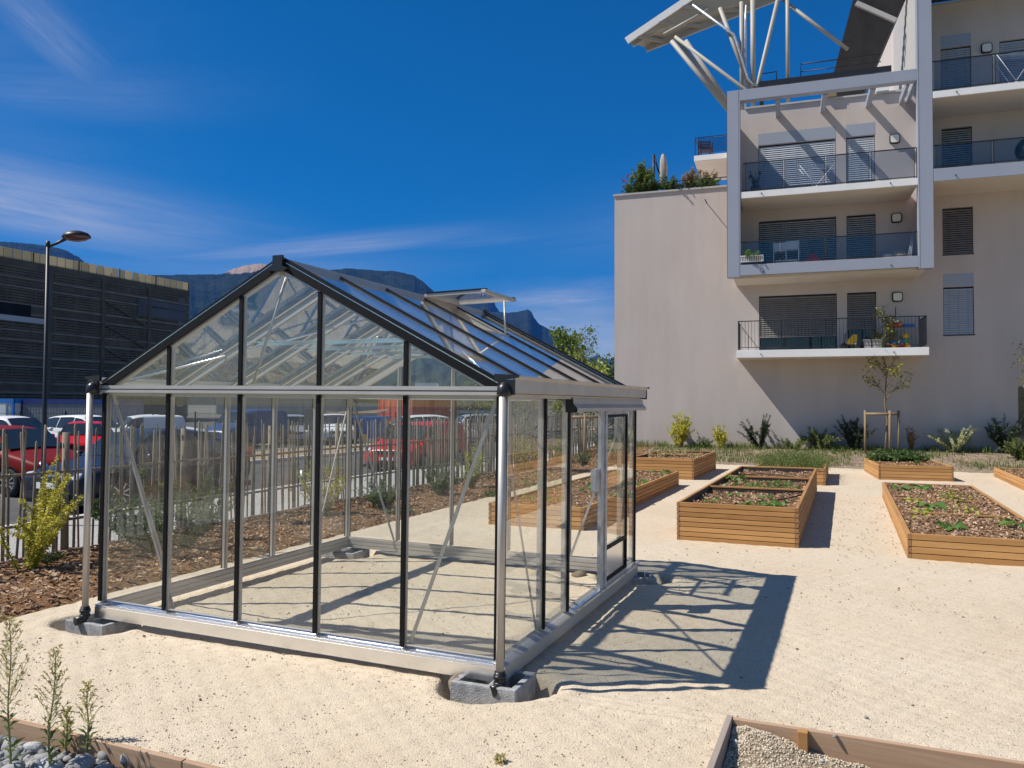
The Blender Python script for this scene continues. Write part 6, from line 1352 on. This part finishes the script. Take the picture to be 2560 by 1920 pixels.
def airer(s, d, z, label, h=.95):
    t = bthing('clothes_airer', s, d, z, label, 'clothes airer'); q = MB()
    for y in (-.25, .25): q.tube([(-.55, y, h), (.15, y, 0)], .014, 6).tube([(.55, y, h*.9), (-.15, y, 0)], .014, 6)
    q.build('legs', 'whitep', t); w = MB()
    for i in range(7): w.beam((-.6, -.25+.083*i, h), (.6, -.25+.083*i, h*.93), .008, .008)
    w.beam((-.6, -.27, h), (-.6, .27, h), .02, .02).beam((.6, -.27, h*.93), (.6, .27, h*.93), .02, .02).build('rack', 'whitep', t)
airer(7.35, 1.1, 9.32, 'white folding clothes airer on the upper framed balcony'); airer(13.35, 1.2, 12.10, 'white clothes airer on the top right balcony', 1.2)
for i, (s, z, lab) in enumerate(((5.35, 9.32, 'potted plant in the shaded corner of the upper framed balcony'),)):
    o = bthing('plant_pot', s, 1.5, z, 'dark pot in the shaded corner of the upper framed balcony', 'pot'); MB().lathe([(0, 0), (.14, 0), (.19, .28), (.17, .28), (.16, .22), (0, .22)], 14).build('pot_shell', 'brownw', o)
    shrub('balcony_plant', lab, 'plant', bp(s, 1.5, z+.22), .75, 8, .3, 'l_dark', .09, 40, 730, sub=2)
gr = bthing('kettle_barbecue', 13.7, 1.2, 9.57, 'round dark covered barbecue on the middle right balcony', 'barbecue'); MB().lathe([(0, .95), (.2, .90), (.33, .72), (.36, .55), (.30, .36), (0, .25)], 18).build('kettle', 'dark', gr); [MB().tube([(.22*math.cos(a), .22*math.sin(a), .4), (.3*math.cos(a), .3*math.sin(a), 0)], .015, 6).build('leg', 'dark', gr) for a in (.3, 2.4, 4.5)]
# toys on the lowest balcony
tr = bthing('toy_tricycle', 8.45, 1.25, 3.82, 'yellow and black toy tricycle on the lowest balcony', 'toy'); MB().prism([(-.18, -.06, .18), (.14, -.06, .16), (.18, -.06, .48), (.05, -.06, .50), (-.12, -.06, .34)], (0, .22, 0)).build('seat_body', 'yellowp', tr); [MB().lathe([(0, -.03), (.11, -.03), (.11, .03), (0, .03)], 14, (x, y, .11), 'y').build('wheel', 'trim', tr) for x, y in ((-.25, .05), (.15, -.12), (.15, .22))]; MB().tube([(-.24, .05, .11), (-.2, .05, .5), (-.2, -.1, .52), (-.2, .2, .52)], .018, 6).build('handlebar', 'trim', tr)
rt_ = bthing('toy_train', 9.95, 1.2, 3.82, 'colourful plastic toy ride-on at the right of the lowest balcony', 'toy'); MB().box(-.32, .30, -.12, .12, .06, .15).build('chassis', 'redp', rt_, .02); MB().box(-.28, .10, -.11, .11, .151, .26).build('body', 'bluep', rt_, .02); MB().box(.08, .26, -.1, .1, .151, .32).build('body', 'greenp', rt_, .02); MB().lathe([(0, .52), (.10, .48), (.11, .40), (.08, .33), (0, .32)], 12, (.16, 0, 0)).build('head', 'yellowp', rt_); [MB().lathe([(0, -.02), (.08, -.02), (.08, .02), (0, .02)], 12, (x, y, .08), 'y').build('wheel', 'yellowp', rt_) for x in (-.2, .2) for y in (-.14, .14)]
wb = bthing('storage_tub', 9.10, 1.2, 3.82, 'grey plastic tub between the toys on the lowest balcony', 'tub'); MB().prism([(-.25, -.18, 0), (.25, -.18, 0), (.29, -.2, .30), (-.29, -.2, .30)], (0, .38, 0)).box(-.31, .31, -.22, .22, .28, .31).build('tub_shell', 'steelw', wb)
bs = bthing('bench_box', 10.1, .45, 3.82, 'dark low cupboard with red and blue clutter at the back of the lowest balcony', 'cupboard'); MB().box(-.45, .45, -.2, .2, 0, .75).build('cupboard_body', 'slatd', bs); MB().box(-.4, 0, -.15, .15, .751, .93).build('clutter', 'redp', bs); MB().box(.05, .38, -.15, .15, .751, .87).build('clutter', 'bluep', bs)
tag(MB().tube([bp(9.75, .9, 3.82), bp(9.86, .9, 5.25)], .015, 6).build('broom_stick', 'dark'), 'dark broom stick leaning by the lamp of the lowest balcony', 'broom')
# roof terrace odds and ends above the frame
for i, s in enumerate((7.9, 9.6)): o = MB().box(-.2, .2, -.12, .12, 0, .22).box(-.22, .22, -.14, .14, .2, .24).build('roof_box', ('post', 'whitep')[i], None, .01, bp(s, .02, 13.0), (0, 0, BY)); tag(o, ('small wooden box on the wall top above the framed balcony', 'white box on the wall top at the right of the framed balcony')[i], 'box')
# haze: thin even air between here and the mountains
hz_ = MB().box(-9500, 9500, -250, 9500, -1.3, 1500).build('haze', 'white'); tag(hz_, kind='stuff')
m = bpy.data.materials.new('pale valley haze'); m.use_nodes = True; t_ = NT(m.node_tree); m.node_tree.nodes.remove(m.node_tree.nodes['Principled BSDF'])
pv = t_.n('ShaderNodeVolumePrincipled'); pv.inputs['Color'].default_value = (.05, .26, .92, 1); pv.inputs['Density'].default_value = .00007; pv.inputs['Anisotropy'].default_value = 0.0
m.node_tree.links.new(pv.outputs[0], m.node_tree.nodes['Material Output'].inputs['Volume']); hz_.data.materials[0] = m
